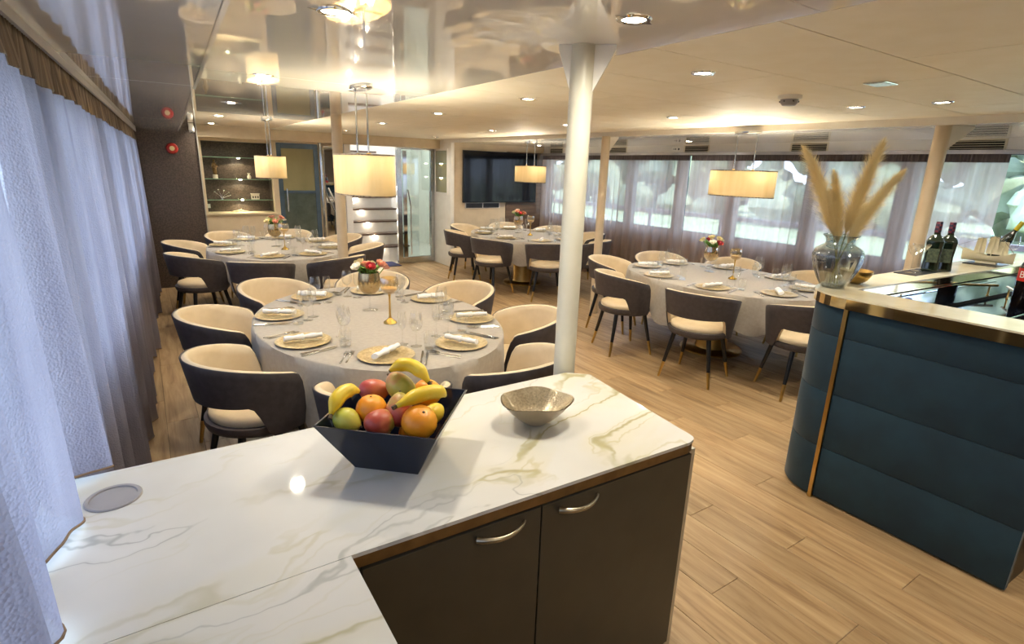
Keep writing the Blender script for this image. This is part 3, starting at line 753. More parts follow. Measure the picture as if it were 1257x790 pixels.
TABLES = [
 ((1.18, 3.34), 'nearest table', 'nearest table, behind the fruit bowl', 'the nearest table'),
 ((1.25, 6.85), 'far left table', 'far left table below the glass shelves', 'the far left table'),
 ((4.82, 6.92), 'far right table', 'far right table in front of the television', 'the television table'),
 ((4.66, 3.28), 'bar-side table', 'table beside the teal bar', 'the bar-side table'),
]
tb_proto = None
for ti, ((cx, cy), short, long_, grp) in enumerate(TABLES):
    t = thing('dining_table', 'oval dining table on brass pedestal, %s' % long_, 'table', (cx, cy, 0), 0, 'oval dining tables')
    MB().lathe([(0, TZ-.03), (.985, TZ-.03), (.99, TZ-.02), (.99, TZ-.004), (.985, TZ), (0, TZ)], 64, sx=A_, sy=B_).build('table_top', M['cab_dark'], t, smooth=40)
    MB().lathe([(.16,.03), (.15,.06), (.145, TZ-.0305)], 32, close=True).build('pedestal', M['brass'], t, smooth=50)
    MB().lathe([(.30,.0), (.30,.015), (.28,.03)], 36, close=True).build('foot_plate', M['brass'], t, smooth=40)
    c = cloth_mesh(ti+3).build('tablecloth', M['cloth'], None, smooth=70); c.location = (cx, cy, TZ+.0045)
    tag(c, 'pale linen tablecloth draped over the %s' % long_, 'tablecloth', 'oval tablecloths')
    zt_ = TZ+.005
    rn = random.Random(ti*11+5)
    for si, (deg, where) in enumerate(SEATS):
        a = math.radians(deg); ex, ey = A_*math.cos(a), B_*math.sin(a)
        nx, ny = math.cos(a)/A_, math.sin(a)/B_; l = math.hypot(nx, ny); nx /= l; ny /= l
        rz = math.atan2(nx, -ny)          # local +Y points inwards
        off = .145 + rn.uniform(-.02, .03)
        place_chair(cx+ex+nx*off, cy+ey+ny*off, rz+rn.uniform(-.07,.07), 'charcoal and cream barrel chair at the %s seat of the %s' % (where, short), 'barrel chairs round %s' % grp)
        px, py = cx+.79*ex, cy+.79*ey
        ri = Vector((math.cos(rz), math.sin(rz))); fw = Vector((-math.sin(rz), math.cos(rz)))
        def L(dx, dy): return (px + ri.x*dx + fw.x*dy, py + ri.y*dx + fw.y*dy)
        def put(mesh, name, label, cat, dx, dy, z, r, parts=(), group=None):
            q = L(dx, dy); o = thing(name, label, cat, (q[0], q[1], z), r, group)
            for pn, pme in parts: child(pme, pn, o)
            if mesh is not None: child(mesh, pn if False else name+'_body', o)
            return o
        pl = bpy.data.objects.new('charger_plate', plate_m); COL.objects.link(pl); pl.location = (px, py, zt_); pl.rotation_euler = (0,0,rz)
        tag(pl, 'gold straw charger plate at the %s seat of the %s' % (where, short), 'plate', 'charger plates on %s' % grp)
        na = thing('rolled_napkin', 'white rolled napkin on the charger, %s seat of the %s' % (where, short), 'napkin', (px, py, zt_+.0145), rz+[1.12, -1.57, -1.57, 1.15, -.07, -1.1, 1.33, 1.26][si]+(rn.uniform(-.25,.25) if ti else 0), 'rolled napkins on %s' % grp)
        child(napkin_m, 'roll', na); child(ring_m, 'napkin_ring', na)
        for k in range(2 if ti == 0 else 1):
            q = L(-.185-.026*k, -.02-.012*k); o = bpy.data.objects.new('fork', fork_m); COL.objects.link(o); o.location = (q[0], q[1], zt_); o.rotation_euler = (0,0,rz+rn.uniform(-.06,.06))
            tag(o, '%s fork at the %s seat of the %s' % (['inner', 'outer'][k] if ti == 0 else 'polished', where, short), 'fork', 'forks on %s' % grp)
            q = L(.185+.026*k, -.02-.012*k); o = bpy.data.objects.new('table_knife', knife_m); COL.objects.link(o); o.location = (q[0], q[1], zt_); o.rotation_euler = (0,0,rz+rn.uniform(-.06,.06))
            tag(o, '%s knife at the %s seat of the %s' % (['inner', 'outer'][k] if ti == 0 else 'polished', where, short), 'knife', 'knives on %s' % grp)
        q = L(.135, .175); o = thing('wine_glass', 'clear wine glass at the %s seat of the %s' % (where, short), 'wine glass', (q[0], q[1], zt_), rz, 'wine glasses on %s' % grp)
        child(wine_bowl, 'bowl', o); child(wine_stem, 'stem', o)
        q = L(.055, .205); o = thing('flute_glass', 'slim clear flute glass at the %s seat of the %s' % (where, short), 'flute glass', (q[0], q[1], zt_), rz, 'flute glasses on %s' % grp)
        child(flute_bowl, 'bowl', o); child(wine_stem, 'stem', o)
        q = L(.215, .125); o = thing('water_tumbler', 'clear straight water tumbler at the %s seat of the %s' % (where, short), 'tumbler', (q[0], q[1], zt_), rz, 'tumblers on %s' % grp)
        child(tumbler_wall, 'wall', o); child(tumbler_base, 'base', o)
    # centrepiece: goblet vase with roses and a gold candle goblet
    vx, vy = (cx+.03, cy+.21) if ti != 3 else (cx+.16, cy+.25)
    if ti == 1: vx, vy = cx-.01, cy+.02
    v = thing('goblet_vase', 'stemmed %s goblet vase of roses on the %s' % ('silvered' if ti < 2 else 'golden', short), 'vase', (vx, vy, zt_), 0, 'goblet vases')
    bm_ = M['silver_glass'] if ti < 2 else M['amber_glass']
    MB().lathe([(.008,.108), (.040,.118), (.066,.145), (.076,.180), (.072,.220), (.066,.262), (.064,.262), (.070,.22), (.073,.18), (.063,.147), (.038,.121), (0,.112)], 32).build('cup', bm_, v, smooth=60)
    MB().lathe([(0,0), (.052,.0015), (.050,.004), (.010,.008), (.006,.02), (.006,.09), (.008,.108)], 20).build('stem', M['glass'], v, smooth=60)
    bq = thing('rose_bouquet', '%s roses in the goblet vase on the %s' % (['peach, cream and red', 'peach and cream', 'pink and red', 'red, yellow and white'][ti], short), 'flowers', (vx, vy, zt_+.262), 0, 'rose bouquets')
    pal = [[3,2,0,0,1,1,0], [1,0,0,3,0,1,0], [0,2,0,0,2,1,3], [3,2,1,1,2,1,1]][ti]
    for k, ci in enumerate(pal):
        an = -2.6 + k*.9 + rn.uniform(-.2,.2); rr = .02 if k == 6 else rn.uniform(.070,.112)
        p = Vector((rr*math.cos(an), rr*math.sin(an), rn.uniform(.03,.075) + (.02 if k == 6 else 0)))
        o = child(rose_me[ci], 'rose', bq); o.location = p; o.rotation_euler = (-.62*rr/.08*math.sin(an)*.8, .62*rr/.08*math.cos(an)*.8, 0); o.scale = (1.35,)*3
        st = child(stem_me, 'flower_stem', o)
    for k in range(12):
        an = k*.53+rn.random(); o = child(leaf_me, 'leaf', bq); o.location = (.03*math.cos(an), .03*math.sin(an), rn.uniform(.0,.02)); o.rotation_euler = (rn.uniform(.2,.7), 0, an-PI/2); o.scale = (1.5,)*3
    if ti != 1:
        gx, gy = (cx+.03, cy-.16) if ti == 0 else (cx+.03, cy-.12)
    else: gx, gy = cx+.03, cy-.28
    g = thing('candle_goblet', 'tall gold mosaic candle goblet on the %s' % short, 'candle holder', (gx, gy, zt_), 0, 'gold candle goblets')
    MB().lathe([(0,0), (.043,.002), (.040,.010), (.020,.024), (.010,.034)], 28).build('foot', M['gold_leaf'], g, smooth=50)
    MB().lathe([(.010,.034), (.0065,.05), (.0060,.17), (.010,.185)], 14).build('stem', M['brass'], g, smooth=50)
    MB().lathe([(.010,.185), (.035,.196), (.053,.222), (.058,.250), (.054,.280), (.050,.292)], 28).build('cup', M['amber_glass'], g, smooth=60)
    MB().lathe([(0,.200), (.034,.201), (.046,.220), (.046,.228), (0,.229)], 24).build('candle', pm('amber_wax', 'c8a04a', 'd8b465', .4) if ti == 0 else bpy.data.materials['amber_wax'], g, smooth=50)
# ------------------------------------------------------------------ pendant lamps
def pendant(label, x, y, zc, zs=1.52, h=.235):
    t = thing('pendant_lamp', label, 'pendant lamp', (x, y, zc), 0, 'oval pendant lamps'); top = zs+h-zc; bot = zs-zc
    MB().lathe([(0,-.022), (.94,-.022), (1,-.018), (1,-.0005), (0,-.0005)], 40, sx=.055, sy=.14).build('ceiling_plate', M['steel'], t, smooth=40)
    s = MB(); a, b = .155, .335
    s.lathe([(1,bot), (1,top)], 64, sx=a, sy=b)
    sh = s.build('shade', M['shade'], t, smooth=50)
    MB().lathe([(1.004,bot-.002), (1.004,bot+.006)], 64, sx=a, sy=b).lathe([(1.004,top-.006), (1.004,top+.002)], 64, sx=a, sy=b).build('shade_trim', M['tape'], sh, smooth=50)
    MB().box(-.006,.006,-.325,.325,top-.012,top-.006).box(-.15,.15,-.006,.006,top-.0125,top-.0055).build('spider', M['brass'], t)
    MB().lathe([(0,bot+.012), (.985,bot+.012)], 48, sx=a, sy=b).build('diffuser', M['diffuser'], t)  # added disc, softens the light on the table and sends it upward
    for sy in (-.10, .10):
        MB().tube([(0,sy,-.022), (0,sy,top-.01)], .0055, 8).build('rod', M['steel'], t, smooth=50)
        MB().lathe([(.018,0), (.018,.012), (.008,.02)], 16, (0,sy,top-.008), close=True).build('rod_cap', M['brass'], t, smooth=40)
        MB().lathe([(0,-.115), (.018,-.108), (.027,-.085), (.024,-.06), (.014,-.04), (.014,-.012), (0,-.012)], 16, (0,sy,top)).build('bulb', M['bulb_emit'], t, smooth=60)
        l = bpy.data.lights.new('bulb_light', 'POINT'); l.energy = 10; l.color = (1,.90,.70); l.shadow_soft_size = .03
        lo = bpy.data.objects.new('bulb_light', l); COL.objects.link(lo); lo.parent = t; lo.location = (0, sy*2.1, top-.035)
pendant('oval fabric pendant lamp above the nearest table', 1.16, 3.42, HC)
pendant('oval fabric pendant lamp above the far left table', 1.25, 6.85, HC)
pendant('oval fabric pendant lamp in front of the television', 4.86, 6.88, HS)
pendant('oval fabric pendant lamp above the bar-side table', 4.70, 3.22, HS)

# ------------------------------------------------------------------ ceiling downlights
def downlight(x, y, z, label, power):
    t = thing('recessed_downlight', label, 'downlight', (x, y, z), 0, 'recessed downlights')
    MB().lathe([(.036,-.0015), (.040,-.006), (.050,-.006), (.054,-.0008)], 28).build('bezel', M['chrome'], t, smooth=40)
    MB().lathe([(0,-.003), (.0365,-.0025)], 24).build('lens', M['lamp_emit'], t)
    b = MB()
    for s in (-1, 1): b.add([(s*.050,-.016,-.002), (s*.078,0,-.002), (s*.050,.016,-.002), (s*.050,-.016,-.004), (s*.078,0,-.004), (s*.050,.016,-.004)], [(3,4,5), (2,1,0), (0,1,4,3), (1,2,5,4), (2,0,3,5)])
    b.build('spring_clip', M['chrome'], t)
    l = bpy.data.lights.new('lamp_beam', 'SPOT'); l.energy = power; l.color = WARM; l.spot_size = math.radians(172); l.spot_blend = 1.0; l.shadow_soft_size = .036
    o = bpy.data.objects.new('lamp_beam', l); COL.objects.link(o); o.parent = t; o.location = (0,0,-.012)
ORD = ['nearest', 'second', 'third', 'fourth', 'fifth', 'sixth', 'seventh', 'eighth']
DL = 15
for k, (x, y) in enumerate([(.56,1.87), (.63,3.44), (.70,5.25), (.78,6.91), (.87,8.50)]):
    downlight(x, y, HC, 'round downlight in the glossy ceiling, %s from the camera along the curtain side' % ORD[k], DL)
for k, (x, y) in enumerate([(1.31,1.34), (2.20,1.78), (2.20,3.17), (2.25,4.61), (2.34,6.21), (2.50,8.06)]):
    downlight(x, y, HC, 'round downlight, %s from the camera in the middle row of the ceiling' % ORD[k] if k else 'bright round downlight right beside the bracket of the cream column', DL)
for k, (x, y) in enumerate([(3.91,1.45), (3.86,1.90), (3.71,3.25), (3.67,4.59), (3.68,6.06), (3.95,8.2)]):
    downlight(x, y, HC, 'round downlight, %s from the bar in the right-hand row of the matte ceiling' % ORD[k], DL)
for k, (x, y) in enumerate([(2.9,.2), (.6,-.6), (2.4,-1.2), (4.3,-.6)]):
    downlight(x, y, HC, 'round downlight behind the camera, %s of four over the entrance' % ['first','second','third','last'][k], DL)
for k, (x, y) in enumerate([(5.7,1.0), (5.75,4.75), (5.75,7.9)]):
    downlight(x, y, HS, 'round downlight in the white soffit by the right windows, %s from the bar' % ORD[k], DL*1.2)
t = thing('emergency_light', 'square flat emergency light in the matte ceiling near the bar', 'emergency light', (3.005, 1.387, HC))
MB().box(-.065,.065,-.05,.05,-.006,-.0006).build('frame', M['chrome'], t, bevel=.002)
MB().box(-.056,.056,-.041,.041,-.008,-.0062).build('diffuser', pm('prism_diffuser', 'b5c3c2', 'd5e0de', .15, scale=60), t)
t = thing('smoke_detector', 'white round smoke detector on the matte ceiling', 'smoke detector', (3.12, 1.905, HC))
MB().lathe([(.062,-.0006), (.062,-.016), (.055,-.022)], 28, close=True).build('base', M['plastic_white'], t, smooth=40)
MB().lathe([(.048,-.0222), (.046,-.040), (.034,-.054), (.0,-.056)], 28).build('head', M['grommet'], t, smooth=40)
for k in range(6):
    a = k*PI/3; MB().box(-.007,.007,-.0015,.0015,-.038,-.030).build('slot', M['black_plastic'], t).location = (.0468*math.cos(a), .0468*math.sin(a), 0)

# ------------------------------------------------------------------ curtains
def curtain(name, label, xf, y0, y1, z0, z1, wl_, amp, sheer_m, tape_m, side, group, hem=None, tape_h=.10, seed=0, step=.012):
    t = thing(name, label, 'curtain', (xf((y0+y1)/2), (y0+y1)/2, z0), 0, group); ox, oy, oz = t.location
    rn = random.Random(seed); p1, p2 = rn.random()*6, rn.random()*6
    n = max(8, int((y1-y0)/step)); rows = 18
    def off(y, v):         # v: 0 bottom .. 1 top
        ph = 2*PI*y/wl_ + 1.1*math.sin(2*PI*y/(wl_*3.7)+p1) + .25*math.sin(3*v+y*3)
        s = math.sin(ph); s = math.copysign(abs(s)**.8, s)
        A = amp*(.32+.68*(1-v)**.8)*(.75+.35*math.sin(2*PI*y/(wl_*5.3)+p2))
        return A*s + .25*A*math.sin(2.3*ph+p2)
    def f(u, v):
        y = y0+(y1-y0)*u; z = z0+(z1-tape_h-z0)*v
        if hem: z += .012*(1-v)**6*math.sin(2*PI*y/wl_+p1)
        dy = .3*wl_*.25*math.cos(2*PI*y/wl_)*(1-v)*.6
        return (xf(y)+off(y, v)-ox, y+dy*.5-oy, z-oz)
    MB().grid(f, n, rows).build('drape', sheer_m, t, smooth=180)
    def g(u, v):
        y = y0+(y1-y0)*u; z = z1-tape_h+tape_h*v
        return (xf(y)+off(y, 1)*(1-v)*.9+.005*math.sin(2*PI*y/.028)+side*.004-ox, y-oy, z-oz)
    MB().grid(g, int((y1-y0)/.006), 4).build('heading_tape', tape_m, t, smooth=180)
    if hem:
        MB().tube([tuple(Vector(f(i/n, 0))) for i in range(n+1)], .0035, 6).build('hem_piping', hem, t, smooth=90)
    return t
LC = 'textured sheer curtains along the left wall'
curtain('sheer_curtain', 'short lavender sheer curtain whose wavy hem rests over the marble worktop', lambda y: xl(y)+.012, -.9, 1.72, CZ+.018, 2.018, .262, .078, M['sheer_left'], M['tape'], 1, LC, M['hem'], .115, 1)
curtain('sheer_curtain', 'floor-length textured sheer curtain beside the nearest table', xl, 1.74, 5.1, .02, 2.018, .235, .060, M['sheer_left'], M['tape'], 1, LC, M['hem'], .115, 2)
curtain('sheer_curtain', 'floor-length textured sheer curtain beside the far left table', xl, 5.12, 8.58, .02, 2.018, .235, .060, M['sheer_left'], M['tape'], 1, LC, M['hem'], .115, 3)
RC_ = 'fine sheer curtains along the right windows'
xr_ = lambda y: XR-.115
curtain('sheer_curtain', 'fine taupe sheer curtain between the television corner and the thin column', xr_, 5.16, 8.52, .02, 1.975, .150, .042, M['sheer_right'], M['tape_dark'], -1, RC_, None, .085, 4)
curtain('sheer_curtain', 'fine taupe sheer curtain behind the bar and its table', xr_, 1.74, 5.13, .02, 1.975, .150, .042, M['sheer_right'], M['tape_dark'], -1, RC_, None, .085, 5)
t = thing('curtain_track', 'pale grey curtain track along the left soffit', 'curtain track', (0,0,0))
MB().prism([(xl(-.95)-.03,-.95), (xl(-.95)+.03,-.95), (xl(8.6)+.03,8.6), (xl(8.6)-.03,8.6)], 2.020, HL-.0005).build('track', M['rail_grey'], t)
MB().prism([(xl(-.95)+.022,-.95), (xl(-.95)+.030,-.95), (xl(8.6)+.030,8.6), (xl(8.6)+.022,8.6)], 2.004, 2.0198).build('lip', M['rail_grey'], t)
t = thing('curtain_track', 'pale grey curtain track above the right windows', 'curtain track', (XR-.115,0,1.977))
MB().box(-.03,.0545,-.6,8.56,.0,.020).build('track', M['rail_grey'], t)
MB().box(-.03,-.022,-.6,8.56,-.016,-.0002).build('lip', M['rail_grey'], t)

# ------------------------------------------------------------------ vents in the white band
VX = XR-.06
VD = ['in the far corner by the television', 'right behind the thin column', 'third from the television, in the middle', 'above the pampas grass', 'beside the column at the bar']
for k, (y0, y1) in enumerate([(8.02,8.38), (6.44,6.84), (4.92,5.30), (3.36,3.76), (1.82,2.22)]):
    t = thing('air_vent', 'slatted air vent in the white band, %s' % VD[k], 'air vent', (VX, (y0+y1)/2, 2.042), 0, 'slatted air vents'); h = (y1-y0)/2
    MB().box(-.006,-.0004,-h-.02,h+.02,-.050,-.040).box(-.006,-.0004,-h-.02,h+.02,.040,.052).box(-.006,-.0004,-h-.02,-h,-.040,.040).box(-.006,-.0004,h,h+.02,-.040,.040).build('frame', M['vent_frame'], t)
    MB().box(-.0016,-.0004,-h,h,-.040,.040).build('void', M['vent_dark'], t)
    for j in range(4):
        z = -.030+j*.020; MB().add([(-.002,-h,z+.004),(-.010,-h,z-.002),(-.002,h,z+.004),(-.010,h,z-.002),(-.002,-h,z+.0052),(-.010,-h,z-.0008),(-.002,h,z+.0052),(-.010,h,z-.0008)], [(0,1,3,2),(4,6,7,5),(1,5,7,3),(0,4,5,1),(2,3,7,6)]).build('slat', M['vent_frame'], t)

# ------------------------------------------------------------------ far end: alarm, camera, shelves, doors, stairs, television
t = thing('fire_alarm', 'red round fire alarm sounder on the dark textured wall', 'alarm', (.395, 8.6195, 1.82)); t.rotation_euler = (PI/2, 0, 0)
MB().lathe([(.070,.0), (.070,.02), (.058,.045), (.03,.05), (0,.05)], 32).build('body', M['red'], t, smooth=40)
MB().lathe([(.030,.0502), (.028,.055), (0,.056)], 20).build('centre_label', pm('alarm_cream', 'd8c88a', 'e0d29a', .4), t, smooth=40)
t = thing('security_camera', 'white security camera on the corner by the glass shelves', 'camera', (.64, 8.615, 2.11))
MB().box(-.03,.03,-.006,.004,-.03,.035).build('mount', M['plastic_white'], t, bevel=.004)
MB().tube([(0,0,0), (0,-.05,-.01)], .014, 10).build('arm', M['plastic_white'], t, smooth=50)
MB().tube([(0,-.035,.0), (.0,-.06,-.045), (0,-.075,-.075)], [.030,.036,.030], 16).build('housing', M['plastic_white'], t, smooth=50)
MB().lathe([(0,0), (.017,0), (.017,-.008), (0,-.010)], 16, (0,-.079,-.082)).build('lens', M['black_plastic'], t, smooth=40)

for k, z in enumerate((1.735, 1.425, 1.122)):
    t = thing('glass_shelf', '%s glass shelf of the lit niche in the dark wall' % ['top', 'middle', 'bottom'][k], 'shelf', (1.24, 9.43, z), 0, 'glass shelves of the niche')
    MB().box(-.459,.459,-.12,.128,-.005,.005).build('pane', thin_glass('green_shelf_glass', (.82,.93,.86), .12, .6) if k == 0 else bpy.data.materials['green_shelf_glass'], t)
    MB().box(-.459,.459,-.1225,-.1202,-.005,.005).build('front_edge', pm('green_glass_edge', '7fa58c', '9cc0a6', .15) if k == 0 else bpy.data.materials['green_glass_edge'], t)
    MB().lathe([(0,-.0052), (.022,-.0052), (.022,-.010), (0,-.012)], 16, (.03,-.05,0)).build('spotlight', M['led_emit'], t)
    l = bpy.data.lights.new('shelf_glow', 'SPOT'); l.energy = 2.2; l.color = (1,.86,.55); l.spot_size = 2.6; l.shadow_soft_size = .02
    o = bpy.data.objects.new('shelf_glow', l); COL.objects.link(o); o.parent = t; o.location = (.03, -.05, -.018)
IV = pm('ivory_ceramic', 'd8d0bd', 'e4dccb', .35)
def small(name, label, cat, x, z, y=9.42): return thing(name, label, cat, (x, y, z))
t = small('statuette', 'bronze figure statuette on the middle glass shelf', 'statuette', .94, 1.430)
MB().lathe([(.035,0), (.035,.05), (.03,.055)], 16, close=True).build('plinth', IV, t, smooth=40)
MB().lathe([(.022,.055), (.03,.09), (.026,.14), (.032,.19), (.026,.22), (.012,.235)], 14, close=True).build('robe', M['bronze'], t, smooth=60)
MB().ball((0,0,.252), (.016,.018,.020), 12, 8).build('head', M['bronze'], t, smooth=180)
MB().tube([(.024,-.01,.205), (.036,-.03,.17), (.008,-.036,.15)], [.008,.007,.006], 8).build('arm', M['bronze'], t, smooth=60)
MB().tube([(-.024,-.01,.205), (-.036,-.03,.17), (-.004,-.036,.155)], [.008,.007,.006], 8).build('arm', M['bronze'], t, smooth=60)
t = small('small_vase', 'small ivory vase on the middle glass shelf', 'vase', 1.40, 1.430)
MB().lathe([(0,0), (.024,0), (.03,.03), (.018,.055), (.014,.07), (.026,.085), (.022,.085), (.011,.07), (0,.06)], 20).build('body', IV, t, smooth=60)
t = small('twig_sculpture', 'branching silver sculpture on the bottom glass shelf', 'sculpture', 1.00, 1.127)
MB().lathe([(.03,0), (.03,.008)], 16, close=True).build('base', M['steel'], t)
for a, h in ((-.9,.11), (-.35,.14), (.3,.13), (.95,.10), (1.25,.06)):
    MB().tube([(0,0,.008), (.04*math.sin(a),0,h*.5), (.12*math.sin(a),-.01,h)], [.005,.004,.003], 6).ball((.12*math.sin(a),-.01,h), (.014,.008,.010), 8, 6).build('branch', M['steel'], t, smooth=60)
t = small('house_model', 'little white house model on the bottom glass shelf', 'model house', 1.46, 1.127)
MB().box(-.055,.055,-.03,.03,0,.075).build('walls', IV, t)
MB().box(-.062,.062,-.036,.036,.0752,.085).build('roof', IV, t)
for x in (-.034, 0, .034): MB().box(x-.009,x+.009,-.0315,-.0302,.018,.048).build('window', M['black_plastic'], t)
t = small('serving_dish', 'shallow amber dish beside the house model', 'dish', 1.28, 1.127, 9.38)
MB().lathe([(0,0), (.04,0), (.075,.012), (.073,.014), (.04,.004), (0,.003)], 24).build('body', M['amber_glass'], t, smooth=60)
t = small('coral_ornament', 'low driftwood ornament on the niche ledge', 'ornament', 1.22, .936, 9.36)
MB().tube([(-.12,0,.010), (-.05,.01,.014), (.0,-.01,.03), (.06,.0,.016), (.13,.01,.010)], [.006,.012,.013,.011,.005], 8).build('driftwood', M['cream_wall'], t, smooth=60)
MB().tube([(.0,-.01,.03), (.02,-.02,.055)], [.008,.003], 6).build('twig', M['cream_wall'], t, smooth=60)
t = thing('wall_switch', 'white switch on the ledge end of the niche', 'switch', (.815, 9.555, 1.02))
MB().box(-.03,.03,-.008,.004,-.03,.03).build('plate', M['plastic_white'], t, bevel=.002)
MB().box(-.014,.014,-.012,-.0082,-.012,.012).build('rocker', M['plastic_white'], t, bevel=.001)

# blue steel door
d1 = MB().box(1.782,1.85,9.23,9.29,.002,1.978).box(2.33,2.398,9.23,9.29,.002,1.978).box(1.85,2.33,9.23,9.29,1.90,1.978).box(1.85,2.33,9.23,9.29,.002,.10).box(1.85,2.33,9.235,9.285,1.225,1.27).build('door_1', M['blue_door'], bevel=.003); tag(d1, kind='structure')
MB().box(1.85,2.33,9.252,9.266,1.27,1.90).build('pane', M['frosted'], d1)
MB().box(1.85,2.33,9.252,9.266,.10,1.225).build('pane', M['dark_glass'], d1)
MB().tube([(1.89,9.19,.95), (1.89,9.19,1.30)], .010, 10).tube([(1.89,9.19,.98), (1.89,9.232,.98)], .007, 8).tube([(1.89,9.19,1.27), (1.89,9.232,1.27)], .007, 8).build('handle', M['chrome'], d1, smooth=50)
t = thing('steel_post', 'tall polished steel post beside the blue door', 'post', (2.43, 9.19, 0))
MB().lathe([(.020,.012), (.020,1.999)], 16, close=True).build('tube', M['chrome'], t, smooth=50)
MB().lathe([(.045,0), (.045,.012)], 20, close=True).build('flange', M['chrome'], t)
t = thing('handrail', 'sloping steel handrail beside the mirror panel', 'handrail', (2.58, 9.06, 0))
MB().lathe([(.016,.0), (.016,.92)], 12, (.10,.0,0), close=True).build('newel', M['chrome'], t, smooth=50)
MB().tube([(-.08,.06,1.32), (.0,.03,1.12), (.10,.0,.92), (.13,-.01,.86)], .014, 10).build('rail', M['chrome'], t, smooth=50)
t = thing('mirror_panel', 'tall narrow mirror panel next to the steel post', 'mirror', (2.62, 9.253, 0))
MB().box(-.12,.14,-.003,.005,.10,1.96).build('glass', M['mirror'], t)
MB().box(-.135,-.12,-.006,.005,.08,1.98).box(.14,.155,-.006,.005,.08,1.98).build('side_trim', M['steel'], t)

# stairs with lit risers
st = thing('staircase', 'white staircase with dark treads and glowing riser lights', 'stairs', (0, 0, 0))
SX0, SX1 = 2.95, 4.02
for k in range(9):
    y = 9.50+.20*k; z = .285+.209*k
    MB().box(SX0,SX1,y,y+.03,(z-.209 if k else .004),z-.028).build('riser', M['stair_white'], st)
    MB().box(SX0-.01,SX1+.01,y-.025,y+.215,z-.028,z).build('tread', M['tread'], st, bevel=.004)
    if k < 6:
        MB().lathe([(0,0), (.022,0), (.022,-.006), (0,-.008)], 14, (3.30+.09*(4-k)*.5, y-.006, z-.0285)).build('riser_light', M['led_emit'], st)
        l = bpy.data.lights.new('riser_glow', 'POINT'); l.energy = .3; l.color = (1,.88,.68); l.shadow_soft_size = .015
        o = bpy.data.objects.new('riser_glow', l); COL.objects.link(o); o.parent = st; o.location = (3.30+.09*(4-k)*.5, y-.03, z-.05)
MB().box(SX0-.05,SX0-.012,9.5,11.4,.0,.30).build('stringer', M['stair_white'], st)
MB().box(2.79,2.935,9.36,11.6,.004,2.6).build('side_wall', M['stair_white'], st)
t = tag(MB().box(3.02,3.66,8.98,9.44,.0042,.012).build('door_mat', M['navy_mat']), 'navy blue mat at the foot of the stairs', 'mat')
t.location.z = 0
# glass door with steel frame
d2 = MB().box(3.70,3.79,9.20,9.26,.005,2.055).box(4.34,4.405,9.20,9.26,.005,2.055).box(3.79,4.34,9.20,9.26,1.97,2.055).box(3.79,4.34,9.20,9.26,.005,.115).build('door_2', M['steel'], bevel=.004); tag(d2, kind='structure')
MB().box(3.79,4.34,9.226,9.234,.115,1.97).build('pane', M['door_glass'], d2)
MB().box(3.80,3.87,9.18,9.20,.12,1.95).build('mullion', M['chrome'], d2)
MB().tube([(3.93,9.16,.16), (3.93,9.16,1.02), (3.88,9.16,1.30)], .012, 10).build('pull_bar', M['chrome'], d2, smooth=50)
MB().tube([(4.30,9.185,.30), (4.30,9.185,1.28)], .008, 8).build('side_bar', M['chrome'], d2, smooth=50)
lobl = bpy.data.lights.new('lobby_fill', 'AREA'); lobl.energy = 16; lobl.size = 1.2; lobl.color = (.95,.97,1)  # area light and its lamp body added to brighten the lobby, out of view
t = thing('added_lobby_lamp', 'added flat lamp lighting the lobby behind the glass door, out of view', 'ceiling lamp', (4.5, 10.6, 2.89))
MB().box(-.6,.6,-.25,.25,-.03,-.0005).build('housing', M['plastic_white'], t); MB().box(-.57,.57,-.22,.22,-.034,-.0302).build('diffuser', emis('lobby_fill_panel', (.95,.97,1), 2), t)
o = bpy.data.objects.new('lobby_fill', lobl); COL.objects.link(o); o.parent = t; o.location = (0,0,-.04)
# small display window in the white return wall
t = thing('display_window', 'small lit display window with two shelves in the white wall', 'display case', (4.4095, 8.92, 1.62))
MB().box(-.012,-.0004,-.25,-.22,-.38,.38).box(-.012,-.0004,.22,.25,-.38,.38).box(-.012,-.0004,-.22,.22,.35,.38).box(-.012,-.0004,-.22,.22,-.38,-.35).build('frame', M['white_wall'], t)
MB().box(-.003,-.0004,-.22,.22,-.35,.35).build('backing', M['frosted'], t)
for z in (-.10, .14): 
    s_ = MB().box(-.011,-.0032,-.22,.22,z-.004,z+.004).build('shelf', bpy.data.materials['green_glass_edge'], t); MB().box(-.012,-.004,-.04,.04,z-.012,z-.0042).build('lamp', M['led_emit'], s_)

# television and socket panel
t = thing('television', 'large black wall television showing dark reflections', 'television', (5.41, 8.585, 1.55))
MB().box(-.775,.775,-.045,-.012,-.437,.437).build('housing', M['tv_frame'], t, bevel=.004)
MB().box(-.762,.762,-.0462,-.0452,-.422,.425).build('screen', M['tv'], t)
MB().box(-.2,.2,-.0118,-.0002,-.15,.15).build('wall_bracket', M['tv_frame'], t)
t = thing('socket_panel', 'black socket panel in a white frame below the television', 'socket panel', (5.06, 8.5995, 1.06))
MB().box(-.36,.36,-.012,-.0,-.05,.05).build('frame', M['plastic_white'], t, bevel=.003)
for x in (-.175, .175): MB().box(x-.165,x+.165,-.015,-.0122,-.04,.04).build('module', M['socket'], t)

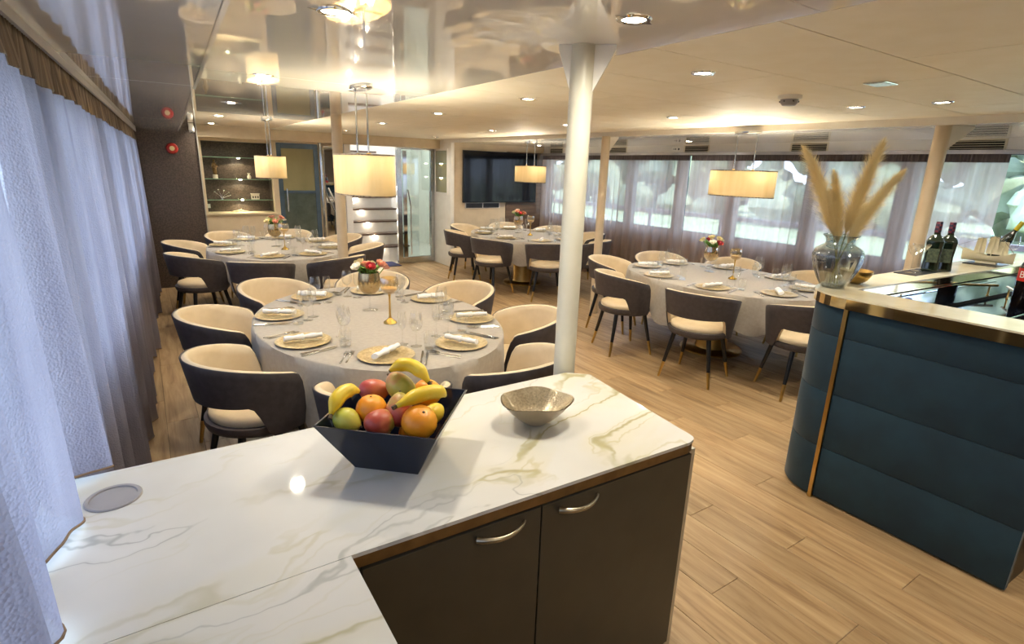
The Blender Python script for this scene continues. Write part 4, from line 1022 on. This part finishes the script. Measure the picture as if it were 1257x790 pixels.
# ------------------------------------------------------------------ teal bar
BT = 1.135
bar = thing('bar_counter', 'teal velvet bar with brass strip and gold mirrored edge', 'bar counter', (0,0,0))
def outline(d):       # outer outline of the L-shaped bar, moved outwards by d
    return [(2.90-d, .434-d*.3), (2.90-d, 1.285)] + arc(3.14, 1.285, .24+d, 180, 90, 10)[1:] + [(6.30, 1.525+d)]
inner = [(6.30, 1.26), (3.16, 1.36), (3.16, .434)]
op = outline(-.035); MB().prism(op + inner, .0, BT-.0605).build('core', M['cab_dark'], bar)
zs = [0.012, .3055, .6135, .9195, BT-.062]
for k in range(4):
    z0, z1 = zs[k]+.0012, zs[k+1]-.0012
    def pad(path, nm):
        n = len(path); b = MB(); prof = [(.0,0), (.033,.0), (.0362,.012), (.0366,.5), (.0362,.988), (.033,1.0), (.0,1.0)]
        H = z1-z0; b2 = []
        for (px, py, nx, ny) in path:
            for d, v in prof:
                zz = z0 + (v*H if v in (0,.5,1.0) else (.005 if v < .5 else H-.005)); b2.append((px+nx*d, py+ny*d, zz))
        m = len(prof); fs = [(i*m+j, (i+1)*m+j, (i+1)*m+j+1, i*m+j+1) for i in range(n-1) for j in range(m-1)]
        fs += [tuple(range(m)), tuple(reversed(range((n-1)*m, n*m)))]
        b.add(b2, fs).build(nm, M['teal'], bar, smooth=50)
    pad([(2.936, .434, -1, 0), (2.936, 1.272, -1, 0)], 'front_pad')
    cv = [(2.936, 1.298, -1, 0)] + [(3.14+.204*math.cos(math.radians(a)), 1.298+.204*math.sin(math.radians(a)), math.cos(math.radians(a)), math.sin(math.radians(a))) for a in range(172, 89, -8)] + [(3.7, 1.502, 0, 1)]
    pad(cv, 'corner_pad')
    pad([(3.704, 1.502, 0, 1), (6.30, 1.502, 0, 1)], 'rear_pad')
MB().box(2.889, 2.936, 1.2745, 1.2955, .0, BT-.062).build('brass_strip', M['brass'], bar, bevel=.002)
top_o = outline(.028); top_i = [(6.30, 1.20), (3.150, 1.370), (3.150, .425)]
MB().prism(top_o + top_i, BT-.008, BT).build('top_slab', M['bar_top'], bar)
MB().prism(inset(top_o + top_i, .001), BT-.060, BT-.0082).build('mirror_edge', M['gold_mirror'], bar)
MB().prism([(3.165,1.355), (6.30,1.185), (6.30,1.180), (3.165,1.350)], .95, BT-.0605).build('inner_mirror_strip', M['mirror'], bar)
wk = thing('bar_worktop', 'low black glass worktop inside the teal bar', 'worktop', (0,0,0))
MB().prism([(3.166,.44), (3.95,.43), (5.4,.05), (6.28,.05), (6.28,1.178), (3.166,1.346)], .90, .93).build('glass_top', M['black_gloss'], wk)
MB().prism([(3.175,.46), (3.95,.45), (5.4,.09), (6.27,.09), (6.27,1.17), (3.175,1.33)], .0, .8995).build('carcass', M['cab_dark'], wk)
for k in range(3): MB().tube([(3.30,1.02-.26*k,.9325), (5.8,.92-.26*k,.9325)], .004, 6).build('steel_seam', M['chrome'], wk)
sk = MB().box(3.40,3.86,.70,1.05,.9302,.936).build('sink_rim', M['steel'], wk, bevel=.002)
t = thing('brass_rail', 'slim brass rail crossing the black worktop of the bar', 'rail', (4.5,.98,.93))
MB().tube([(.55,.24,.075), (-.10,-.10,.075)], .009, 10).build('bar', M['brass'], t, smooth=50)
for p in ((.50,.214), (-.05,-.074)): MB().lathe([(.012,0), (.006,.006), (.006,.068)], 12, (p[0],p[1],.0005)).build('support', M['brass'], t, smooth=50)
t = thing('end_cabinet', 'wooden cabinet end with chrome foot behind the end of the bar', 'cabinet', (3.32,.42,0))
MB().box(.0,.5,-.30,.0,.06,.85).build('side_panel', pm('pale_oak_panel', '8d7758', 'a08a6a', .5, stretch=(1,1,.2)), t)
for x in (.03,.46): MB().lathe([(.022,0), (.022,.01), (.012,.015), (.012,.06)], 14, (x,-.27,0), close=True).build('chrome_foot', M['chrome'], t, smooth=50)

# vase with pampas grass
BX, BY = 3.09, 1.470
t = thing('glass_vase', 'large smoked ribbed glass vase on the rounded corner of the bar', 'vase', (BX, BY, BT))
prof = [(.052,.0), (.060,.006), (.085,.05), (.108,.10), (.122,.150), (.125,.180), (.115,.205), (.092,.222), (.074,.232), (.068,.245), (.072,.262), (.086,.280)]
def vf(u, v):
    k = v*(len(prof)-1); i = min(int(k), len(prof)-2); q = k-i; r = prof[i][0]*(1-q)+prof[i+1][0]*q; z = prof[i][1]*(1-q)+prof[i+1][1]*q
    a = 2*PI*u; rb = 1+.018*math.cos(14*a)*min(1, max(0, (.21-z)/.05)); return (r*rb*math.cos(a), r*rb*math.sin(a), z)
MB().grid(vf, 84, 34, cu=True).build('body', M['smoke_glass'], t, smooth=180)
MB().lathe([(0,.0005), (.052,.0005), (.058,.012), (0,.016)], 30).build('base', M['smoke_glass'], t, smooth=60)
MB().grid(lambda u, v: ((.086+.003*math.cos(2*PI*v))*math.cos(2*PI*u), (.086+.003*math.cos(2*PI*v))*math.sin(2*PI*u), .280+.003*math.sin(2*PI*v)), 48, 8, cu=True, cv=True).build('rim', M['smoke_glass'], t, smooth=180)
PG = sheer('pampas_grass', 'efe2ba', 'f7eecf', .0, .45)
PS = pm('pampas_stem', '8d8a4a', 'a09c5c', .7)
def pampas(label, tipd, height, bend, seed, full=1.0):
    rn = random.Random(seed); t = thing('pampas_plume', label, 'pampas grass', (BX, BY, BT+.02), 0, 'pampas plumes in the vase')
    V = Vector((tipd[0], tipd[1], height)); ctrl = Vector((tipd[0]*.18, tipd[1]*.18, height*.55))
    def c(u): return (1-u)**2*Vector((tipd[0]*-.10, tipd[1]*-.10, 0)) + 2*u*(1-u)*ctrl + u*u*V
    MB().tube([c(i/12) for i in range(11)], [.0035-.0018*i/12 for i in range(11)], 6).build('stem', PS, t, smooth=60)
    b = MB(); s0 = .36
    for k in range(5200):
        u = s0 + (1-s0)*rn.random()**1.05; p = c(u); tg = (c(min(1,u+.02))-c(u-.02)).normalized()
        tt = (u-s0)/(1-s0); w_ = (1-tt)**.55*min(1, .45+3*tt)
        ax = tg.cross(Vector((rn.gauss(0,1), rn.gauss(0,1), rn.gauss(0,1)))).normalized()
        ln = (.06+.10*rn.random())*(.45+.55*w_)*full; sp = .78*w_*(.25+rn.random()*1.0)
        d1_ = (tg*.90+ax*sp).normalized(); d2_ = (tg*.72+ax*(sp*1.5)+Vector((0,0,-.18))).normalized()
        q1 = p+d1_*ln*.55; q2 = q1+d2_*ln*.6; sd = tg.cross(ax)*.0008
        k0 = len(b.v); b.v += [tuple(p-sd), tuple(p+sd), tuple(q1+sd), tuple(q1-sd), tuple(q2)]
        b.f += [(k0,k0+1,k0+2,k0+3), (k0+3,k0+2,k0+4)]; b.m += [0,0]
    b.build('plume', PG, t)
pampas('tall pampas plume leaning left in the smoked vase', (-.105, .195), .66, 0, 1)
pampas('short inner pampas plume leaning left in the vase', (-.035, .070), .54, 0, 2, .85)
pampas('tallest pampas plume leaning slightly right in the vase', (.050, -.075), .69, 0, 3)
pampas('short pampas plume leaning far right in the vase', (.085, -.165), .56, 0, 4, .85)
t = thing('brass_bowl', 'small brass bowl behind the smoked vase on the bar', 'bowl', (3.335, 1.470, BT))
MB().lathe([(0,0), (.03,0), (.06,.02), (.080,.05), (.085,.075), (.082,.075), (.076,.05), (.056,.024), (0,.006)], 32).build('body', M['brass'], t, smooth=60)

# bottle, martini glasses, ship
t = tag(MB().box(3.98,4.36,1.405,1.535,BT+.0003,BT+.004).build('drip_mat', M['black_plastic'], bevel=.001), 'black bar mat under the martini glasses', 'mat')
mg_b = MB().lathe([(.004,.105), (.020,.118), (.052,.172), (.0545,.176)], 24).mesh('bowl', M['glass'], 40)
mg_s = MB().lathe([(0,0), (.034,.001), (.032,.003), (.006,.007), (.0032,.02), (.0032,.095), (.004,.105)], 16).mesh('stem', M['glass'], 60)
for (x, y, s) in ((4.07,1.475,'left'), (4.19,1.485,'right')):
    t = thing('martini_glass', '%s of two martini glasses on the black bar mat' % s, 'martini glass', (x, y, BT+.0042), 0, 'martini glasses'); child(mg_b, 'bowl', t); child(mg_s, 'stem', t)
gm = pm('dark_green_bottle_glass', '0d1a12', '16261b', .06, coat=.8)
def sqb(u, v):
    pf = [(.030,0), (.042,.004), (.040,.03), (.036,.09), (.041,.17), (.043,.195), (.034,.220), (.017,.238), (.0145,.255)]
    k = v*(len(pf)-1); i = min(int(k), len(pf)-2); q = k-i; r = pf[i][0]*(1-q)+pf[i+1][0]*q; z = pf[i][1]*(1-q)+pf[i+1][1]*q
    a = 2*PI*u; e = .55 if z < .215 else 1.0
    return (math.copysign(abs(math.cos(a))**e, math.cos(a))*r*1.15, math.copysign(abs(math.sin(a))**e, math.sin(a))*r*.78, z)
ck = NT('checked_sleeve'); chk = ck.n('ShaderNodeTexChecker'); chk.inputs['Scale'].default_value = 75; chk.inputs['Color1'].default_value = lin('101a30'); chk.inputs['Color2'].default_value = lin('5c2630')
ck.l(ck.coords(), chk.inputs['Vector']); ck.l(chk.outputs[0], ck.b.inputs['Base Color']); ck.b.inputs['Roughness'].default_value = .3
for bx, by, lb in ((4.285, 1.452, 'dark green liqueur bottle with checked neck standing in front on the bar'), (4.395, 1.415, 'second dark liqueur bottle half hidden behind the front one')):
    t = thing('liqueur_bottle', lb, 'bottle', (bx, by, BT+.0003 if bx > 4.37 else BT+.0042), -1.15, 'liqueur bottles')
    MB().grid(sqb, 32, 27, cu=True).lathe([(0,.001), (.03,.001)], 24, sy=.8).build('body', gm, t, smooth=50)
    MB().lathe([(.0175,.252), (.019,.262), (.0185,.318), (.016,.322), (0,.322)], 20).build('neck_sleeve', ck.mat, t, smooth=40)
    MB().box(-.030,.030,-.0345,-.0335,.06,.15).build('front_label', pm('aged_label', '2c3a30', '57604a', .5, scale=60), t)

SHX, SHY = 5.14, 1.40
t = thing('serving_mat', 'black slate mat under the sailing ship on the bar', 'mat', (SHX, SHY, BT)); MB().box(-.13,.13,-.10,.10,.0003,.006).build('slate', M['black_plastic'], t, bevel=.001)
s = thing('sailing_ship', 'cream model sailing ship bottle holder on the bar', 'model ship', (SHX, SHY, BT+.0062), math.radians(-84))
SHM = pm('cream_ship_paint', 'd8cfae', 'e5deC4'.lower(), .4)
def hull(u, v):
    x = -.15+.30*u; b_ = .045*math.sin(PI*min(1, .12+u*.80))**.7; sheer_ = .055+.035*(2*u-1)**2 - .01*u
    a = -PI/2+PI*(v-.5)*1.0; return (x*(1.0 if v else 1), b_*math.sin(PI*(v-.5)), .012+sheer_*(1-math.cos(PI*(v-.5))**.9) )
MB().grid(hull, 22, 13).build('hull', SHM, s, smooth=60)
MB().box(-.06,.06,-.03,.03,.0,.014).build('stand', SHM, s, bevel=.002)
for x, h in ((-.055,.185), (.015,.20), (.075,.17)):
    m_ = MB().tube([(x,0,.02), (x,0,h)], .003, 6).build('mast', SHM, s, smooth=60)
    def sail(u, v, x=x, h=h): 
        z = .070+(h-.075)*v; wd = .034*(1-.25*v); return (x+wd*(2*u-1), .004+.020*math.sin(PI*v)*math.sin(PI*u), z)
    MB().grid(sail, 9, 9).build('sail', SHM, m_, smooth=180)
MB().tube([(-.15,0,.09), (-.20,0,.115)], [.004,.002], 6).build('bowsprit', SHM, s, smooth=60)
for a in (-1, 1): MB().tube([(-.19,0,.112), (-.055,0,.18), (.015,0,.198), (.075,0,.168), (.14,a*.01,.09)], .0012, 4).build('rigging', M['tape'], s)
wb_ = thing('wine_bottle', 'dark wine bottle with yellow cap tilted in the ship', 'bottle', (SHX+.055, SHY-.02, BT+.075)); wb_.rotation_euler = (math.radians(24), 0, math.radians(8))
MB().lathe([(0,-.03), (.032,-.03), (.036,-.02), (.036,.12), (.030,.15), (.014,.185), (.0135,.205)], 24).build('body', gm, wb_, smooth=50)
MB().lathe([(.0150,.200), (.0155,.205), (.0150,.262), (.013,.266), (0,.266)], 20).build('cap', pm('yellow_capsule', 'd5c21e', 'e3d238', .35), wb_, smooth=40)
t = thing('wine_glass', 'upright wine glass at the far right end of the bar', 'wine glass', (5.50,1.36,BT)); child(wine_bowl, 'bowl', t); child(wine_stem, 'stem', t)
t = thing('wine_glass', 'wine glass just behind the sailing ship on the bar', 'wine glass', (5.42,1.45,BT)); child(wine_bowl, 'bowl', t); child(wine_stem, 'stem', t)

# bottles inside the bar
DBX, DBY = 4.74, 1.055
t = thing('dark_bottle', 'black bottle with bold red label inside the bar at the right', 'bottle', (DBX, DBY, .93))
MB().lathe([(0,0), (.053,0), (.056,.008), (.056,.25), (.048,.29), (.020,.33), (.017,.38)], 28).build('body', pm('black_bottle_glass', '0a0708', '120d0e', .07, coat=.7), t, smooth=50)
MB().lathe([(.0568,.175), (.0568,.258)], 36).build('red_label', pm('red_label', 'b8261c', 'c83024', .4), t, smooth=50)
MB().lathe([(.018,.378), (.019,.382), (.019,.41), (0,.412)], 20).build('cap', M['red'], t, smooth=40)
cu = bpy.data.curves.new('label_text', 'FONT'); cu.body = 'BO'; cu.size = .060; cu.align_x = 'CENTER'; cu.align_y = 'CENTER'; cu.extrude = .0006
to = bpy.data.objects.new('tmp_text', cu); COL.objects.link(to); bpy.context.view_layer.update()
me = bpy.data.meshes.new_from_object(to.evaluated_get(bpy.context.evaluated_depsgraph_get())); bpy.data.objects.remove(to)
for v in me.vertices:       # wrap the letters round the label
    x_, y_ = v.co.x, v.co.y; a = (x_-.012)/.0575; r_ = .0574 + v.co.z
    v.co = (r_*math.sin(a), -r_*math.cos(a), .216+y_)
me.materials.clear(); me.materials.append(M['plastic_white']); lt = child(me, 'lettering', t); lt.rotation_euler = (0,0,-math.atan2(DBX, DBY))
t = thing('blue_bottle', 'small bottle with blue cap inside the bar near the corner', 'bottle', (3.44,1.225,.93))
MB().lathe([(0,0), (.028,0), (.030,.006), (.030,.09), (.014,.115), (.013,.125)], 24).build('body', M['plastic_white'], t, smooth=50)
MB().lathe([(.0165,.122), (.0165,.155), (.014,.158), (0,.158)], 20).build('cap', pm('blue_cap', '1b2f86', '24409e', .35), t, smooth=40)
t = thing('red_box', 'small red carton lying inside the bar beside the corner', 'carton', (3.26,1.29,.93), .5)
MB().box(-.06,.06,-.03,.03,.0003,.06).build('carton', pm('red_carton', 'b03024', 'c03a2c', .5), t, bevel=.002)
MB().box(-.04,.04,-.0312,-.0302,.015,.045).build('print', M['plastic_white'], t)

# small exit pictogram plate on the white band
t = thing('exit_sign', 'tiny white exit plate with dark arrow marks on the white band above the curtain', 'sign', (XR-.0605, 5.46, 2.045))
MB().box(-.003,-.0002,-.075,.075,-.024,.024).build('plate', M['plastic_white'], t, bevel=.0008)
ex_ = pm('exit_dark_green', '1d2f26', '24382d', .5)
MB().box(-.0042,-.0031,-.062,-.036,-.014,.012).build('door_mark', ex_, t)
MB().box(-.0042,-.0031,.012,.052,-.004,.002).add([(-.0042,.012,.012),(-.0042,.012,-.014),(-.0042,-.012,-.001),(-.0031,.012,.012),(-.0031,.012,-.014),(-.0031,-.012,-.001)],[(0,1,2),(5,4,3),(0,2,5,3),(2,1,4,5),(1,0,3,4)]).build('arrow', ex_, t)
